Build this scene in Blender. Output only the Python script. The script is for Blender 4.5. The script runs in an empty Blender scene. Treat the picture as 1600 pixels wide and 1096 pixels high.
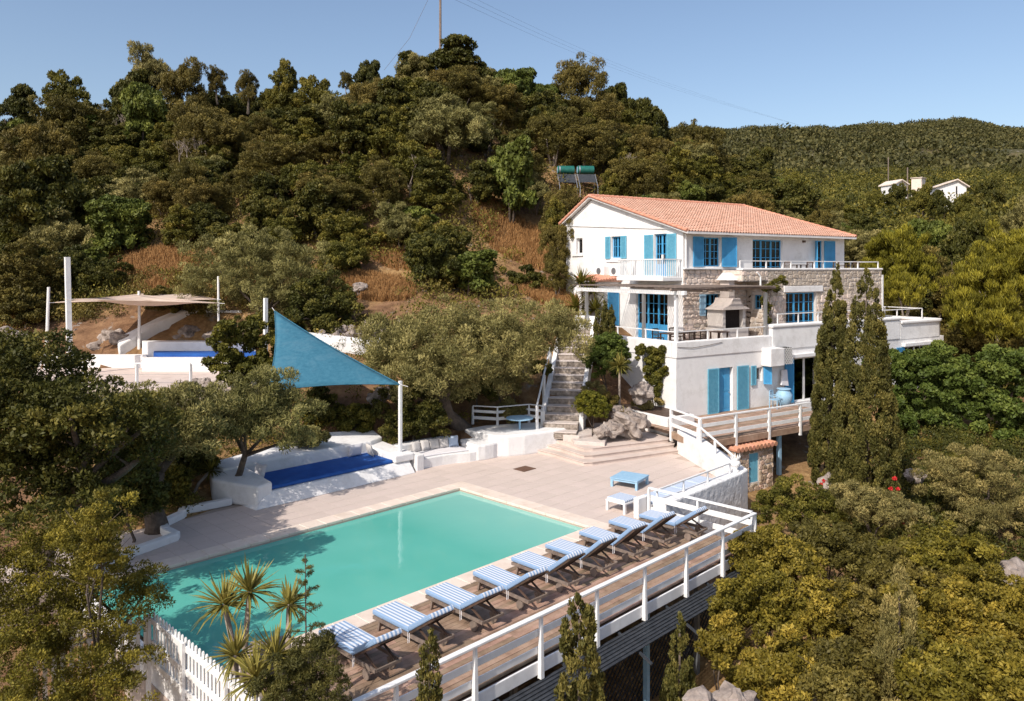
import bpy, bmesh, math, random
import numpy as np
from mathutils import Vector, Matrix
R=math.radians; PI=math.pi
random.seed(7); rng=np.random.default_rng(7)
SC=bpy.context.scene; COL=SC.collection
# ---------------------------------------------------------------- camera, sky, sun, exposure
YAW=44.5
FPX=1210.0; HZ=420.0
cam=bpy.data.cameras.new('camera'); cam.lens=36*FPX/1600; cam.sensor_width=36; cam.shift_y=-(548-HZ)/1600
cam.clip_start=.1; cam.clip_end=5000
camo=bpy.data.objects.new('camera',cam); COL.objects.link(camo); camo.location=(0,0,8)
camo.rotation_euler=(R(90),0,R(YAW-90)); SC.camera=camo
SUN_EL=43.0; SUN_DIR=Vector((-.995*math.cos(R(SUN_EL)),-.15*math.cos(R(SUN_EL)),math.sin(R(SUN_EL)))).normalized()
w=bpy.data.worlds.new('World'); SC.world=w; w.use_nodes=True
nt=w.node_tree; bg=nt.nodes['Background']; sky=nt.nodes.new('ShaderNodeTexSky'); sky.sky_type='NISHITA'
sky.sun_disc=False; sky.sun_elevation=R(SUN_EL); sky.sun_rotation=math.atan2(SUN_DIR.x,SUN_DIR.y)
sky.air_density=.95; sky.dust_density=2.2; sky.ozone_density=.9; sky.altitude=100
nt.links.new(sky.outputs[0],bg.inputs[0]); bg.inputs[1].default_value=.130
sl=bpy.data.lights.new('sun','SUN'); sl.energy=3.7; sl.angle=R(.53); sl.color=(1,.93,.84)
so=bpy.data.objects.new('sun',sl); COL.objects.link(so); so.rotation_euler=SUN_DIR.to_track_quat('Z','Y').to_euler()
SC.view_settings.view_transform='Standard'; SC.view_settings.look='None'; SC.view_settings.exposure=0.36; SC.view_settings.gamma=1
SC.view_settings.use_curve_mapping=False
SC.render.engine='CYCLES'
SC.cycles.max_bounces=6; SC.cycles.transparent_max_bounces=6; SC.cycles.diffuse_bounces=3; SC.cycles.glossy_bounces=3

# ---------------------------------------------------------------- geometry of the place
ya=R(YAW); FW=(math.cos(ya),math.sin(ya)); RT=(math.sin(ya),-math.cos(ya))
def W(px,py,z=0.0):
    d=FPX*(8-z)/(py-HZ); X=(px-800)/FPX*d
    return (RT[0]*X+FW[0]*d, RT[1]*X+FW[1]*d, z)
def D(px,d,py=None,z=None):
    X=(px-800)/FPX*d
    if z is None: z=8-(py-HZ)*d/FPX
    return (RT[0]*X+FW[0]*d, RT[1]*X+FW[1]*d, z)
def proj(x,y,z):
    X=RT[0]*x+RT[1]*y; d=FW[0]*x+FW[1]*y
    return 800+FPX*X/d, HZ+FPX*(8-z)/d, d
HA=R(-12.5); HC=(31.8,20.28); HF=(math.cos(HA),math.sin(HA)); HG=(-math.sin(HA),math.cos(HA))
def H(t,s,z=0.0): return (HC[0]+t*HF[0]+s*HG[0],HC[1]+t*HF[1]+s*HG[1],z)
def toH(x,y): return ((x-HC[0])*HF[0]+(y-HC[1])*HF[1],(x-HC[0])*HG[0]+(y-HC[1])*HG[1])

# ---------------------------------------------------------------- materials
MATS={}
def mat(name,cols,rough=.7,scale=3.0,detail=6,bump=.0,bscale=20,spec=.3,attr=None,metal=0,objrand=0,transl=0,bands=None,dirt=None):
    if name in MATS: return MATS[name]
    m=bpy.data.materials.new(name); m.use_nodes=True; n=m.node_tree; N=n.nodes; L=n.links
    p=N['Principled BSDF']; p.inputs['Roughness'].default_value=rough; p.inputs['Specular IOR Level'].default_value=spec; p.inputs['Metallic'].default_value=metal
    tc=N.new('ShaderNodeTexCoord')
    if len(cols)==1 and not attr:
        cols=[cols[0],cols[0]]
    ramp=N.new('ShaderNodeValToRGB'); cr=ramp.color_ramp
    while len(cr.elements)<len(cols): cr.elements.new(.5)
    for i,c in enumerate(cols):
        cr.elements[i].position=.28+.44*i/(len(cols)-1) if len(cols)>1 and not attr else (i/(len(cols)-1) if len(cols)>1 else 0)
        cr.elements[i].color=(*c,1)
    no=N.new('ShaderNodeTexNoise'); no.inputs['Scale'].default_value=scale; no.inputs['Detail'].default_value=detail; no.inputs['Roughness'].default_value=.6
    L.new(tc.outputs['Object'],no.inputs['Vector'])
    fac=no.outputs[0]
    if attr:
        at=N.new('ShaderNodeAttribute'); at.attribute_name='rnd'
        mx=N.new('ShaderNodeMath'); mx.operation='MULTIPLY_ADD'; mx.inputs[1].default_value=.5
        L.new(at.outputs['Fac'],mx.inputs[0])
        m2=N.new('ShaderNodeMath'); m2.operation='MULTIPLY'; m2.inputs[1].default_value=.5; L.new(no.outputs[0],m2.inputs[0]); L.new(m2.outputs[0],mx.inputs[2]); fac=mx.outputs[0]
    L.new(fac,ramp.inputs[0]); col=ramp.outputs[0]
    if objrand:
        oi=N.new('ShaderNodeObjectInfo'); hs=N.new('ShaderNodeHueSaturation')
        a=N.new('ShaderNodeMath'); a.operation='MULTIPLY_ADD'; a.inputs[1].default_value=objrand; a.inputs[2].default_value=1-objrand/2
        L.new(oi.outputs['Random'],a.inputs[0]); L.new(a.outputs[0],hs.inputs['Value'])
        b=N.new('ShaderNodeMath'); b.operation='MULTIPLY_ADD'; b.inputs[1].default_value=-.05*objrand; b.inputs[2].default_value=.5+.025*objrand
        L.new(oi.outputs['Random'],b.inputs[0]); L.new(b.outputs[0],hs.inputs['Hue'])
        L.new(col,hs.inputs['Color']); col=hs.outputs[0]
    if dirt:
        dn=N.new('ShaderNodeTexNoise'); dn.inputs['Scale'].default_value=dirt[1]; dn.inputs['Detail'].default_value=8; dn.inputs['Roughness'].default_value=.7
        L.new(tc.outputs['Object'],dn.inputs['Vector'])
        dr=N.new('ShaderNodeValToRGB'); dr.color_ramp.elements[0].position=.5; dr.color_ramp.elements[1].position=.75
        dr.color_ramp.elements[0].color=(0,0,0,1); dr.color_ramp.elements[1].color=(dirt[2],)*3+(1,)
        L.new(dn.outputs[0],dr.inputs[0])
        mm=N.new('ShaderNodeMixRGB'); mm.inputs[2].default_value=(*dirt[0],1); L.new(dr.outputs[0],mm.inputs[0]); L.new(col,mm.inputs[1]); col=mm.outputs[0]
    L.new(col,p.inputs['Base Color'])
    if bump:
        bn=N.new('ShaderNodeTexNoise'); bn.inputs['Scale'].default_value=bscale; bn.inputs['Detail'].default_value=5
        L.new(tc.outputs['Object'],bn.inputs['Vector'])
        bu=N.new('ShaderNodeBump'); bu.inputs['Strength'].default_value=bump; bu.inputs['Distance'].default_value=.05
        L.new(bn.outputs[0],bu.inputs['Height']); L.new(bu.outputs[0],p.inputs['Normal'])
    if transl:
        tr=N.new('ShaderNodeBsdfTranslucent'); ms=N.new('ShaderNodeMixShader'); ms.inputs[0].default_value=transl
        L.new(col,tr.inputs[0]); L.new(p.outputs[0],ms.inputs[1]); L.new(tr.outputs[0],ms.inputs[2]); L.new(ms.outputs[0],N['Material Output'].inputs[0])
    MATS[name]=m; return m
plaster=mat('white_plaster',[(.70,.68,.67),(.80,.785,.77)],.85,1.2,bump=.25,bscale=9,dirt=((.42,.39,.35),1.3,.5))
rough_pl=mat('rough_whitewash',[(.66,.65,.65),(.80,.79,.78)],.85,5,bump=1.0,bscale=5,dirt=((.42,.40,.38),2.2,.5))
wpaint=mat('white_painted_wood',[(.72,.71,.70),(.82,.81,.80)],.5,4,spec=.4,dirt=((.50,.46,.42),5,.3))
blue=mat('blue_paint',[(.045,.26,.50),(.065,.33,.60)],.5,3,spec=.4,dirt=((.10,.30,.44),6,.4))
lblue=mat('pale_blue_paint',[(.24,.42,.58),(.32,.50,.65)],.55,4,dirt=((.5,.6,.65),8,.3))
shutb=mat('weathered_blue_shutter',[(.10,.34,.48),(.16,.44,.58)],.6,6,dirt=((.25,.45,.52),9,.4))
deckw=mat('deck_wood',[(.20,.125,.085),(.33,.22,.155),(.42,.30,.22)],.75,2.2,objrand=.6,bump=.2,bscale=30,dirt=((.14,.09,.06),3,.5))
darkw=mat('dark_teak',[(.045,.028,.02),(.11,.07,.05)],.6,6,objrand=.3)
greyw=mat('weathered_wood',[(.13,.10,.085),(.26,.20,.16)],.8,6,objrand=.2)
tilem=mat('patio_stone',[(.53,.43,.38),(.62,.52,.46)],.7,1.5,objrand=.07,bump=.1,bscale=12,dirt=((.36,.28,.22),1.1,.45))
groutm=mat('grout',[(.38,.30,.25),(.46,.37,.31)],.9,2)
copem=mat('coping_stone',[(.66,.54,.45),(.75,.64,.55)],.65,2.5,objrand=.08,bump=.1,bscale=14,dirt=((.45,.32,.22),1.6,.4))
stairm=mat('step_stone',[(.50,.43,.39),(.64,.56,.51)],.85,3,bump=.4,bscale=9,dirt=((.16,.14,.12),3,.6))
stonem=mat('pale_stone',[(.40,.32,.26),(.53,.44,.37),(.62,.54,.47)],.9,2.5,objrand=.5,bump=.5,bscale=14,dirt=((.26,.19,.14),4,.45))
stoned=mat('brown_stone',[(.24,.16,.11),(.40,.30,.22),(.52,.43,.35)],.9,3,objrand=.6,bump=.5,bscale=14)
mortar=mat('mortar',[(.52,.47,.43),(.62,.57,.53)],.95,4,bump=.4,bscale=20)
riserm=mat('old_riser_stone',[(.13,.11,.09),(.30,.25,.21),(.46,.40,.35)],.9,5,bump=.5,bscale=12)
rockm=mat('limestone_rock',[(.10,.08,.07),(.28,.23,.20),(.45,.39,.345)],.95,2.2,bump=1.0,bscale=6,dirt=((.10,.07,.05),3,.6))
roofm=mat('terracotta',[(.42,.21,.14),(.56,.32,.23),(.66,.42,.32)],.8,.7,attr=1,bump=.2,bscale=20,dirt=((.30,.17,.12),1.4,.6))
tilem2=mat('terracotta_single',[(.45,.20,.12),(.60,.30,.20)],.8,6,objrand=.3)
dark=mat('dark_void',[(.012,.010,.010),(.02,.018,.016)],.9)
soot=mat('sooty_brick',[(.012,.009,.008),(.035,.025,.02)],.95,8)
metal=mat('galvanised_metal',[(.45,.46,.47),(.55,.56,.57)],.4,4,metal=.8)
greentank=mat('green_enamel',[(.012,.10,.085),(.02,.14,.11)],.3,4,spec=.5)
bluesail=mat('blue_shade_cloth',[(.04,.165,.25),(.07,.225,.32)],.9,6,transl=.3,bump=.9,bscale=1.6,dirt=((.16,.30,.38),1.2,.4))
beigesail=mat('beige_shade_cloth',[(.66,.52,.42),(.74,.60,.50)],.9,2,transl=.3)
bluemat=mat('royal_blue_cover',[(.012,.065,.27),(.02,.10,.36)],.8,2,bump=.2,bscale=8)
greycush=mat('grey_cushion_fabric',[(.50,.47,.44),(.62,.58,.55)],.9,5,bump=.2,bscale=9)
whitecush=mat('white_cushion_fabric',[(.66,.63,.64),(.74,.71,.72)],.9,5,bump=.2,bscale=9)
paleblue=mat('pale_blue_cushion',[(.42,.50,.62),(.52,.58,.68)],.9,4)
bark=mat('bark',[(.06,.045,.035),(.15,.115,.09)],.95,6,bump=.8,bscale=12)
bark2=mat('pale_bark',[(.20,.16,.13),(.34,.28,.23)],.95,6,bump=.6,bscale=12)
greymetal=mat('dull_grey_metal',[(.16,.17,.18),(.24,.25,.26)],.5,3,metal=.5)
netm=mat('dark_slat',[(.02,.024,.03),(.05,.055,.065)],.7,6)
def leafmat(name,c,tr=.22,r=.6,ob=.35): return mat(name,[(q[0]*1.66*k,q[1]*1.30*k,q[2]*.80*k) for q,k in zip(c,(.42,1.0,1.85))],r,.45,attr=1,objrand=ob,transl=tr,spec=.25,detail=3)  # wide dark-to-light spread paints deep gaps and sunlit leaves into leaf colour
L_oak=leafmat('holm_oak_leaf',[(.016,.024,.008),(.040,.052,.014),(.085,.088,.026)])
L_mid=leafmat('mastic_leaf',[(.026,.038,.010),(.065,.078,.018),(.125,.125,.035)])
L_brown=leafmat('dry_maquis_leaf',[(.030,.034,.012),(.072,.074,.025),(.13,.125,.050)])
L_bright=leafmat('bright_green_leaf',[(.030,.048,.014),(.065,.10,.028),(.12,.155,.05)])
L_olive=leafmat('olive_leaf',[(.048,.062,.032),(.115,.132,.068),(.21,.225,.14)])
L_cyp=leafmat('cypress_leaf',[(.022,.032,.012),(.055,.066,.024),(.115,.115,.048)],ob=.1)
L_pine=leafmat('pine_needle',[(.035,.042,.008),(.095,.11,.016),(.19,.205,.035)],ob=.1)
L_fig=leafmat('fig_leaf',[(.020,.042,.012),(.048,.085,.022),(.10,.14,.045)],ob=.1)
L_box=leafmat('box_leaf',[(.02,.035,.008),(.07,.09,.015),(.15,.165,.03)],ob=.1)
L_fore=leafmat('carob_leaf',[(.036,.041,.009),(.092,.096,.019),(.185,.172,.042)],ob=.3)
L_left=leafmat('near_evergreen_leaf',[(.036,.042,.008),(.080,.088,.016),(.165,.160,.034)],ob=.1)
L_yuc=leafmat('yucca_leaf',[(.045,.062,.02),(.115,.13,.045),(.20,.20,.085)],ob=.1)
L_grey=leafmat('grey_green_leaf',[(.06,.07,.04),(.13,.14,.075),(.24,.23,.14)],ob=.1)
L_dry=mat('dry_grass',[(.20,.09,.03),(.36,.19,.07),(.48,.29,.13)],.9,1.5,attr=1,transl=.2)
L_red=mat('red_petal',[(.42,.01,.012),(.6,.03,.03)],.6,5)
L_far=leafmat('far_maquis',[(.020,.030,.014),(.044,.054,.026),(.080,.084,.046)],ob=0)
def stripes():
    m=bpy.data.materials.new('blue_white_stripe'); m.use_nodes=True; n=m.node_tree; N=n.nodes; L=n.links; p=N['Principled BSDF']; p.inputs['Roughness'].default_value=.9
    tc=N.new('ShaderNodeTexCoord'); sx=N.new('ShaderNodeSeparateXYZ'); L.new(tc.outputs['Object'],sx.inputs[0])
    a=N.new('ShaderNodeMath'); a.operation='MULTIPLY'; a.inputs[1].default_value=2*PI/.098; L.new(sx.outputs[0],a.inputs[0])
    s=N.new('ShaderNodeMath'); s.operation='SINE'; L.new(a.outputs[0],s.inputs[0])
    r=N.new('ShaderNodeValToRGB'); r.color_ramp.elements[0].position=.35; r.color_ramp.elements[1].position=.6
    r.color_ramp.elements[0].color=(.22,.33,.50,1); r.color_ramp.elements[1].color=(.66,.68,.72,1)
    b=N.new('ShaderNodeMath'); b.operation='MULTIPLY_ADD'; b.inputs[1].default_value=.5; b.inputs[2].default_value=.5
    L.new(s.outputs[0],b.inputs[0]); L.new(b.outputs[0],r.inputs[0]); L.new(r.outputs[0],p.inputs['Base Color']); return m
stripem=stripes()
def glassmat():
    m=bpy.data.materials.new('window_glass'); m.use_nodes=True; n=m.node_tree; N=n.nodes; L=n.links
    N.remove(N['Principled BSDF']); g=N.new('ShaderNodeBsdfGlossy'); g.inputs['Roughness'].default_value=.02
    t=N.new('ShaderNodeBsdfTransparent'); t.inputs[0].default_value=(.6,.68,.72,1); f=N.new('ShaderNodeFresnel'); f.inputs[0].default_value=1.6
    x=N.new('ShaderNodeMixShader'); L.new(f.outputs[0],x.inputs[0]); L.new(t.outputs[0],x.inputs[1]); L.new(g.outputs[0],x.inputs[2]); L.new(x.outputs[0],N['Material Output'].inputs[0]); return m
glass=glassmat()
curtain=mat('curtain_cloth',[(.55,.53,.50),(.70,.68,.65)],.9,8)
def watermat():
    m=bpy.data.materials.new('pool_water'); m.use_nodes=True; n=m.node_tree; N=n.nodes; L=n.links; p=N['Principled BSDF']
    tc=N.new('ShaderNodeTexCoord'); no=N.new('ShaderNodeTexNoise'); no.inputs['Scale'].default_value=.35; L.new(tc.outputs['Object'],no.inputs[0])
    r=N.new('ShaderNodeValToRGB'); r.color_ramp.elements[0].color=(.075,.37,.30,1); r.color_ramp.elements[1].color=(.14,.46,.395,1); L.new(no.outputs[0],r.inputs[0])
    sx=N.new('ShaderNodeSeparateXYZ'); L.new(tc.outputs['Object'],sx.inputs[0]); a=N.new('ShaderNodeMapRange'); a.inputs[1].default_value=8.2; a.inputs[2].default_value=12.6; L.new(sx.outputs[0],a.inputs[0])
    m=N.new('ShaderNodeMixRGB'); m.inputs[2].default_value=(.26,.54,.47,1); L.new(a.outputs[0],m.inputs[0]); L.new(r.outputs[0],m.inputs[1])  # right end paler: shading and shallower water both put into the colour
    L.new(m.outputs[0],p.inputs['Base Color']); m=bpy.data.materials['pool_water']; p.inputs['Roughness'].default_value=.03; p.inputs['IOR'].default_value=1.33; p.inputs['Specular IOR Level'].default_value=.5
    n2=N.new('ShaderNodeTexNoise'); n2.inputs['Scale'].default_value=2.2; n2.inputs['Detail'].default_value=3; L.new(tc.outputs['Object'],n2.inputs[0])
    b=N.new('ShaderNodeBump'); b.inputs['Strength'].default_value=.14; b.inputs['Distance'].default_value=.03; L.new(n2.outputs[0],b.inputs['Height']); L.new(b.outputs[0],p.inputs['Normal']); return m
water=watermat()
def groundmat():
    m=bpy.data.materials.new('hillside_earth'); m.use_nodes=True; n=m.node_tree; N=n.nodes; L=n.links; p=N['Principled BSDF']; p.inputs['Roughness'].default_value=.95; p.inputs['Specular IOR Level'].default_value=.1
    tc=N.new('ShaderNodeTexCoord')
    def noise(s,d=8):
        a=N.new('ShaderNodeTexNoise'); a.inputs['Scale'].default_value=s; a.inputs['Detail'].default_value=d; a.inputs['Roughness'].default_value=.65; L.new(tc.outputs['Object'],a.inputs[0]); return a.outputs[0]
    def ramp(i,cs,ps):
        r=N.new('ShaderNodeValToRGB'); 
        while len(r.color_ramp.elements)<len(cs): r.color_ramp.elements.new(.5)
        for k,(c,q) in enumerate(zip(cs,ps)): r.color_ramp.elements[k].position=q; r.color_ramp.elements[k].color=(*c,1)
        L.new(i,r.inputs[0]); return r.outputs[0]
    def mix(f,a,b):
        x=N.new('ShaderNodeMixRGB'); L.new(f,x.inputs[0]); L.new(a,x.inputs[1]); L.new(b,x.inputs[2]); return x.outputs[0]
    soil=ramp(noise(1.5),[(.09,.050,.028),(.19,.105,.058),(.30,.18,.10)],[.3,.5,.75])
    grass=ramp(noise(4),[(.16,.10,.045),(.30,.18,.08),(.40,.27,.13)],[.3,.5,.7])
    green=ramp(noise(3),[(.02,.026,.010),(.06,.065,.024),(.11,.10,.045)],[.3,.5,.7])
    rock=ramp(noise(2.5),[(.14,.12,.10),(.40,.36,.32)],[.35,.7])
    k1=ramp(noise(.12,6),[(0,0,0),(1,1,1)],[.42,.56]); k2=ramp(noise(.7,10),[(0,0,0),(1,1,1)],[.60,.66])
    c=mix(k1,soil,grass)
    a=N.new('ShaderNodeAttribute'); a.attribute_name='far'
    k3=ramp(noise(.02,10),[(0,0,0),(1,1,1)],[.40,.60])
    gf=mix(k3,ramp(noise(.35,10),[(.018,.024,.010),(.06,.06,.026),(.13,.11,.06)],[.35,.5,.7]),ramp(noise(.09,10),[(.028,.034,.016),(.15,.115,.06)],[.40,.62]))
    c=mix(a.outputs['Fac'],c,gf); c=mix(k2,c,rock); L.new(c,p.inputs['Base Color'])
    b=N.new('ShaderNodeBump'); b.inputs['Strength'].default_value=.8; b.inputs['Distance'].default_value=.15; L.new(noise(3,10),b.inputs['Height']); L.new(b.outputs[0],p.inputs['Normal']); return m
ground=groundmat()

# ---------------------------------------------------------------- object helpers
def link(name,me,parent=None):
    o=bpy.data.objects.new(name,me); COL.objects.link(o)
    if parent is not None: o.parent=parent
    return o
def tag(o,label=None,cat=None,group=None,kind=None):
    if label: o['label']=label
    if cat: o['category']=cat
    if group: o['group']=group
    if kind: o['kind']=kind
    return o
def thing(name,label,cat,loc=(0,0,0),rz=0,group=None):
    o=bpy.data.objects.new(name,None); COL.objects.link(o); o.location=loc; o.rotation_euler=(0,0,rz); o.empty_display_size=.2
    return tag(o,label,cat,group)
def copy_tree(o,parent=None):
    c=o.copy(); COL.objects.link(c)
    if parent is not None: c.parent=parent
    for ch in list(o.children): copy_tree(ch,c)
    return c
class Fr:  # local frame: origin, direction u along, n outward normal (2D), all in parent's coordinates
    def __init__(s,o,u,n): s.o=o; s.u=u; s.n=n
    def __call__(s,u,n,z): return (s.o[0]+u*s.u[0]+n*s.n[0], s.o[1]+u*s.u[1]+n*s.n[1], z)
class MB:
    def __init__(s): s.v=[]; s.f=[]
    def add(s,vs,fs):
        b=len(s.v); s.v+= [tuple(q) for q in vs]; s.f+=[tuple(i+b for i in f) for f in fs]; return s
    def box(s,x0,x1,y0,y1,z0,z1):
        return s.add([(x0,y0,z0),(x1,y0,z0),(x1,y1,z0),(x0,y1,z0),(x0,y0,z1),(x1,y0,z1),(x1,y1,z1),(x0,y1,z1)],
            [(0,3,2,1),(4,5,6,7),(0,1,5,4),(1,2,6,5),(2,3,7,6),(3,0,4,7)])
    def fbox(s,fr,u0,u1,n0,n1,z0,z1):
        vs=[fr(u0,n0,z0),fr(u1,n0,z0),fr(u1,n1,z0),fr(u0,n1,z0),fr(u0,n0,z1),fr(u1,n0,z1),fr(u1,n1,z1),fr(u0,n1,z1)]
        fs=[(0,3,2,1),(4,5,6,7),(0,1,5,4),(1,2,6,5),(2,3,7,6),(3,0,4,7)]
        cr=fr.u[0]*fr.n[1]-fr.u[1]*fr.n[0]
        if cr*(u1-u0)*(n1-n0)<0: fs=[f[::-1] for f in fs]
        return s.add(vs,fs)
    def beam(s,a,b,w,h=None,up=(0,0,1)):
        h=w if h is None else h; a=Vector(a); b=Vector(b); d=(b-a).normalized(); U=Vector(up)
        if abs(d.dot(U))>.99: U=Vector((1,0,0))
        x=d.cross(U).normalized()*w/2; y=x.cross(d).normalized()*h/2
        vs=[a-x-y,a+x-y,a+x+y,a-x+y,b-x-y,b+x-y,b+x+y,b-x+y]
        return s.add(vs,[(0,1,2,3),(7,6,5,4),(0,4,5,1),(1,5,6,2),(2,6,7,3),(3,7,4,0)])
    def prism(s,poly,z0,z1):
        a=sum(poly[i][0]*poly[(i+1)%len(poly)][1]-poly[(i+1)%len(poly)][0]*poly[i][1] for i in range(len(poly)))
        if a<0: poly=poly[::-1]
        n=len(poly); zz=z1 if isinstance(z1,(list,tuple)) else [z1]*n
        if a<0 and isinstance(z1,(list,tuple)): zz=list(z1)[::-1]
        vs=[(p[0],p[1],z0) for p in poly]+[(p[0],p[1],q) for p,q in zip(poly,zz)]
        return s.add(vs,[tuple(range(n))[::-1],tuple(range(n,2*n))]+[(i,(i+1)%n,n+(i+1)%n,n+i) for i in range(n)])
    def tube(s,pts,rad,n=8,cap=True):
        pts=[Vector(p) for p in pts]; rs=rad if isinstance(rad,(list,tuple)) else [rad]*len(pts); b=len(s.v); prev=None
        for i,p in enumerate(pts):
            d=(pts[min(i+1,len(pts)-1)]-pts[max(i-1,0)]).normalized()
            U=Vector((0,0,1)) if abs(d.z)<.95 else Vector((1,0,0))
            x=d.cross(U).normalized() if prev is None else (prev-d*prev.dot(d)).normalized(); prev=x; y=d.cross(x)
            for k in range(n):
                a=2*PI*k/n; s.v.append(tuple(p+(x*math.cos(a)+y*math.sin(a))*rs[i]))
        for i in range(len(pts)-1):
            for k in range(n):
                k2=(k+1)%n; s.f.append((b+i*n+k,b+i*n+k2,b+(i+1)*n+k2,b+(i+1)*n+k))
        if cap: s.f.append(tuple(b+k for k in range(n))[::-1]); s.f.append(tuple(b+(len(pts)-1)*n+k for k in range(n)))
        return s
    def lathe(s,c,prof,n=16):
        b=len(s.v)
        for r,z in prof:
            for k in range(n): a=2*PI*k/n; s.v.append((c[0]+r*math.cos(a),c[1]+r*math.sin(a),c[2]+z))
        for i in range(len(prof)-1):
            for k in range(n): k2=(k+1)%n; s.f.append((b+i*n+k,b+i*n+k2,b+(i+1)*n+k2,b+(i+1)*n+k))
        s.f.append(tuple(b+k for k in range(n))[::-1]); s.f.append(tuple(b+(len(prof)-1)*n+k for k in range(n))); return s
    def build(s,name,m,parent=None,bev=0,smooth=False,kind=None,off=None,seg=2):
        if off is None and parent is not None and parent.rotation_euler.z==0 and parent.type=='EMPTY' and parent.parent is None: off=tuple(parent.location)
        me=bpy.data.meshes.new(name)
        v=s.v if off is None else [(a-off[0],b-off[1],c-off[2]) for a,b,c in s.v]
        me.from_pydata(v,[],s.f); me.materials.append(m)
        if smooth: me.polygons.foreach_set('use_smooth',[True]*len(me.polygons))
        me.update(); o=link(name,me,parent)
        if bev:
            md=o.modifiers.new('bevel','BEVEL'); md.width=bev; md.segments=seg; md.limit_method='ANGLE'; md.angle_limit=R(35)
        if kind: o['kind']=kind
        return o
def solo(mb,name,m,label,cat,loc,bev=0,smooth=False,group=None):
    me=mb.build(name,m,None,bev,smooth,off=loc); me.location=loc; return tag(me,label,cat,group)
def blob(c,r,seed,sub=3,amp=.35,name='rock',m=None,parent=None,squash=(1,1,1),smooth=False):
    bm=bmesh.new(); bmesh.ops.create_icosphere(bm,subdivisions=sub,radius=1); from mathutils import noise as mn
    for v in bm.verts:
        n=mn.noise(v.co*1.3+Vector((seed*3.1,seed,0)))*amp+mn.noise(v.co*3+Vector((seed,0,seed)))*amp*.5-abs(mn.noise(v.co*2.2+Vector((0,seed,seed))))*amp*.4+mn.noise(v.co*6+Vector((seed,0,seed)))*amp*.08
        # flatten some faces for a chiselled look
        q=v.co.normalized()*(1+n); q.x=round(q.x*3.2)/3.2*.35+q.x*.65; q.z=round(q.z*3)/3*.35+q.z*.65
        v.co=Vector((q.x*r*squash[0],q.y*r*squash[1],q.z*r*squash[2]))
    me=bpy.data.meshes.new(name); bm.to_mesh(me); bm.free(); me.materials.append(m or rockm)
    if smooth: me.polygons.foreach_set('use_smooth',[True]*len(me.polygons))
    o=link(name,me,parent); o.location=c; o.rotation_euler=(random.uniform(-.2,.2),random.uniform(-.2,.2),random.uniform(0,6)); return o

# ---------------------------------------------------------------- terrain
CP=[(800,2,-9),(-400,8,-5),(2200,8,-10),(100,9,-3.2),(600,9,-4.5),(1000,10,-5.5),(1400,12,-6),(1750,20,-6.5),(-150,14,-1.2),
 (600,13,-3.3),(900,17,-3.3),(1160,22,-2.7),(1230,25.5,-1.9),(1180,31,-1.6),(1260,33,-1.55),(1400,26,-2.6),(1500,21,-3.6),(1620,30,-2.4),(1440,34,-1.5),(1580,42,-.9),(1480,47,.0),(1720,45,-1),
 (350,15,-2.4),(500,18,-2.6),(700,24,-2.5),(850,24,-2.2),(640,30,-.45),(800,30,-.5),(950,30,-.5),(1020,28,-1.0),(420,27.5,-.1),(330,24,-.3),(250,22,-.3),(100,22,-.3),(0,20,-.8),(150,27,.6),(300,29,.8),
 (430,31.5,1.0),(560,33.5,1.6),(560,37,3.6),(640,34,1.6),(620,39,4.3),(200,35,2.55),(320,35,2.55),(110,38,2.6),(200,40,2.8),(230,31,1.2),(340,31,1.3),(0,30,1.6),(0,45,4.8),(-300,40,4),(-300,25,1),
 (150,43.5,4.6),(300,43,4.8),(240,50,8),(0,55,8),(330,52,8.8),(500,43,5),(590,46,6.5),(590,52,8.7),(820,60,11),(870,47,5.4),(905,43,4.5),(870,34,.4),(840,38,2.4),(890,38,2.6),(800,36,2),(710,35,1.9),(740,40,4.2),(950,37,1.4),(955,41,3.0),
 (900,50,6),(930,58,9.8),(1100,62,10.5),(1300,66,8.5),(1420,62,4.8),(1060,38,.2),(1300,44,.2),(1460,51,.3),(1150,33.5,-1.5),(1120,44,2.2),(1350,52,2.6),
 (0,70,16),(0,90,21),(-300,80,18),(250,82,22),(500,80,21),(690,78,25),(690,62,16.5),(850,82,22.5),(1000,92,21),(1150,100,16.8),(1300,105,11.5),(1450,95,8),(1600,90,5),(1480,70,3),(1600,58,1.2),(1850,70,1),
 (0,130,20),(700,130,25),(1100,150,15),(1420,140,18),(1600,140,17),(1400,195,27),(1600,195,27),(1900,190,26),(690,31.3,-.3),(770,32.2,-.1),(860,31.5,-.2),(820,34.5,.6),(700,33,.4),(740,34,.7),(900,31.5,-.2),(600,31.8,.2),(520,32,.6),(1350,38,-1.2),(1600,36,-1.8),(1100,200,20),(600,200,24),(0,200,20),(2300,60,-4),(2400,120,2),(-500,120,18)]
cx=np.array([D(p,d,z=z)[:2] for p,d,z in CP]); cz=np.array([z for _,_,z in CP],float)
def _k(r2): return np.where(r2>1e-9, r2*np.log(r2+1e-9)*.5,0)
def _fit():
    n=len(cx); d2=((cx[:,None]-cx[None])**2).sum(-1); A=np.zeros((n+3,n+3)); A[:n,:n]=_k(d2)+np.eye(n)*2.0
    Pm=np.c_[np.ones(n),cx]; A[:n,n:]=Pm; A[n:,:n]=Pm.T; b=np.r_[cz,0,0,0]; return np.linalg.solve(A,b)
_w=_fit()
def _sm(a,b,x): t=np.clip((x-a)/(b-a),0,1); return t*t*(3-2*t)
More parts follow.
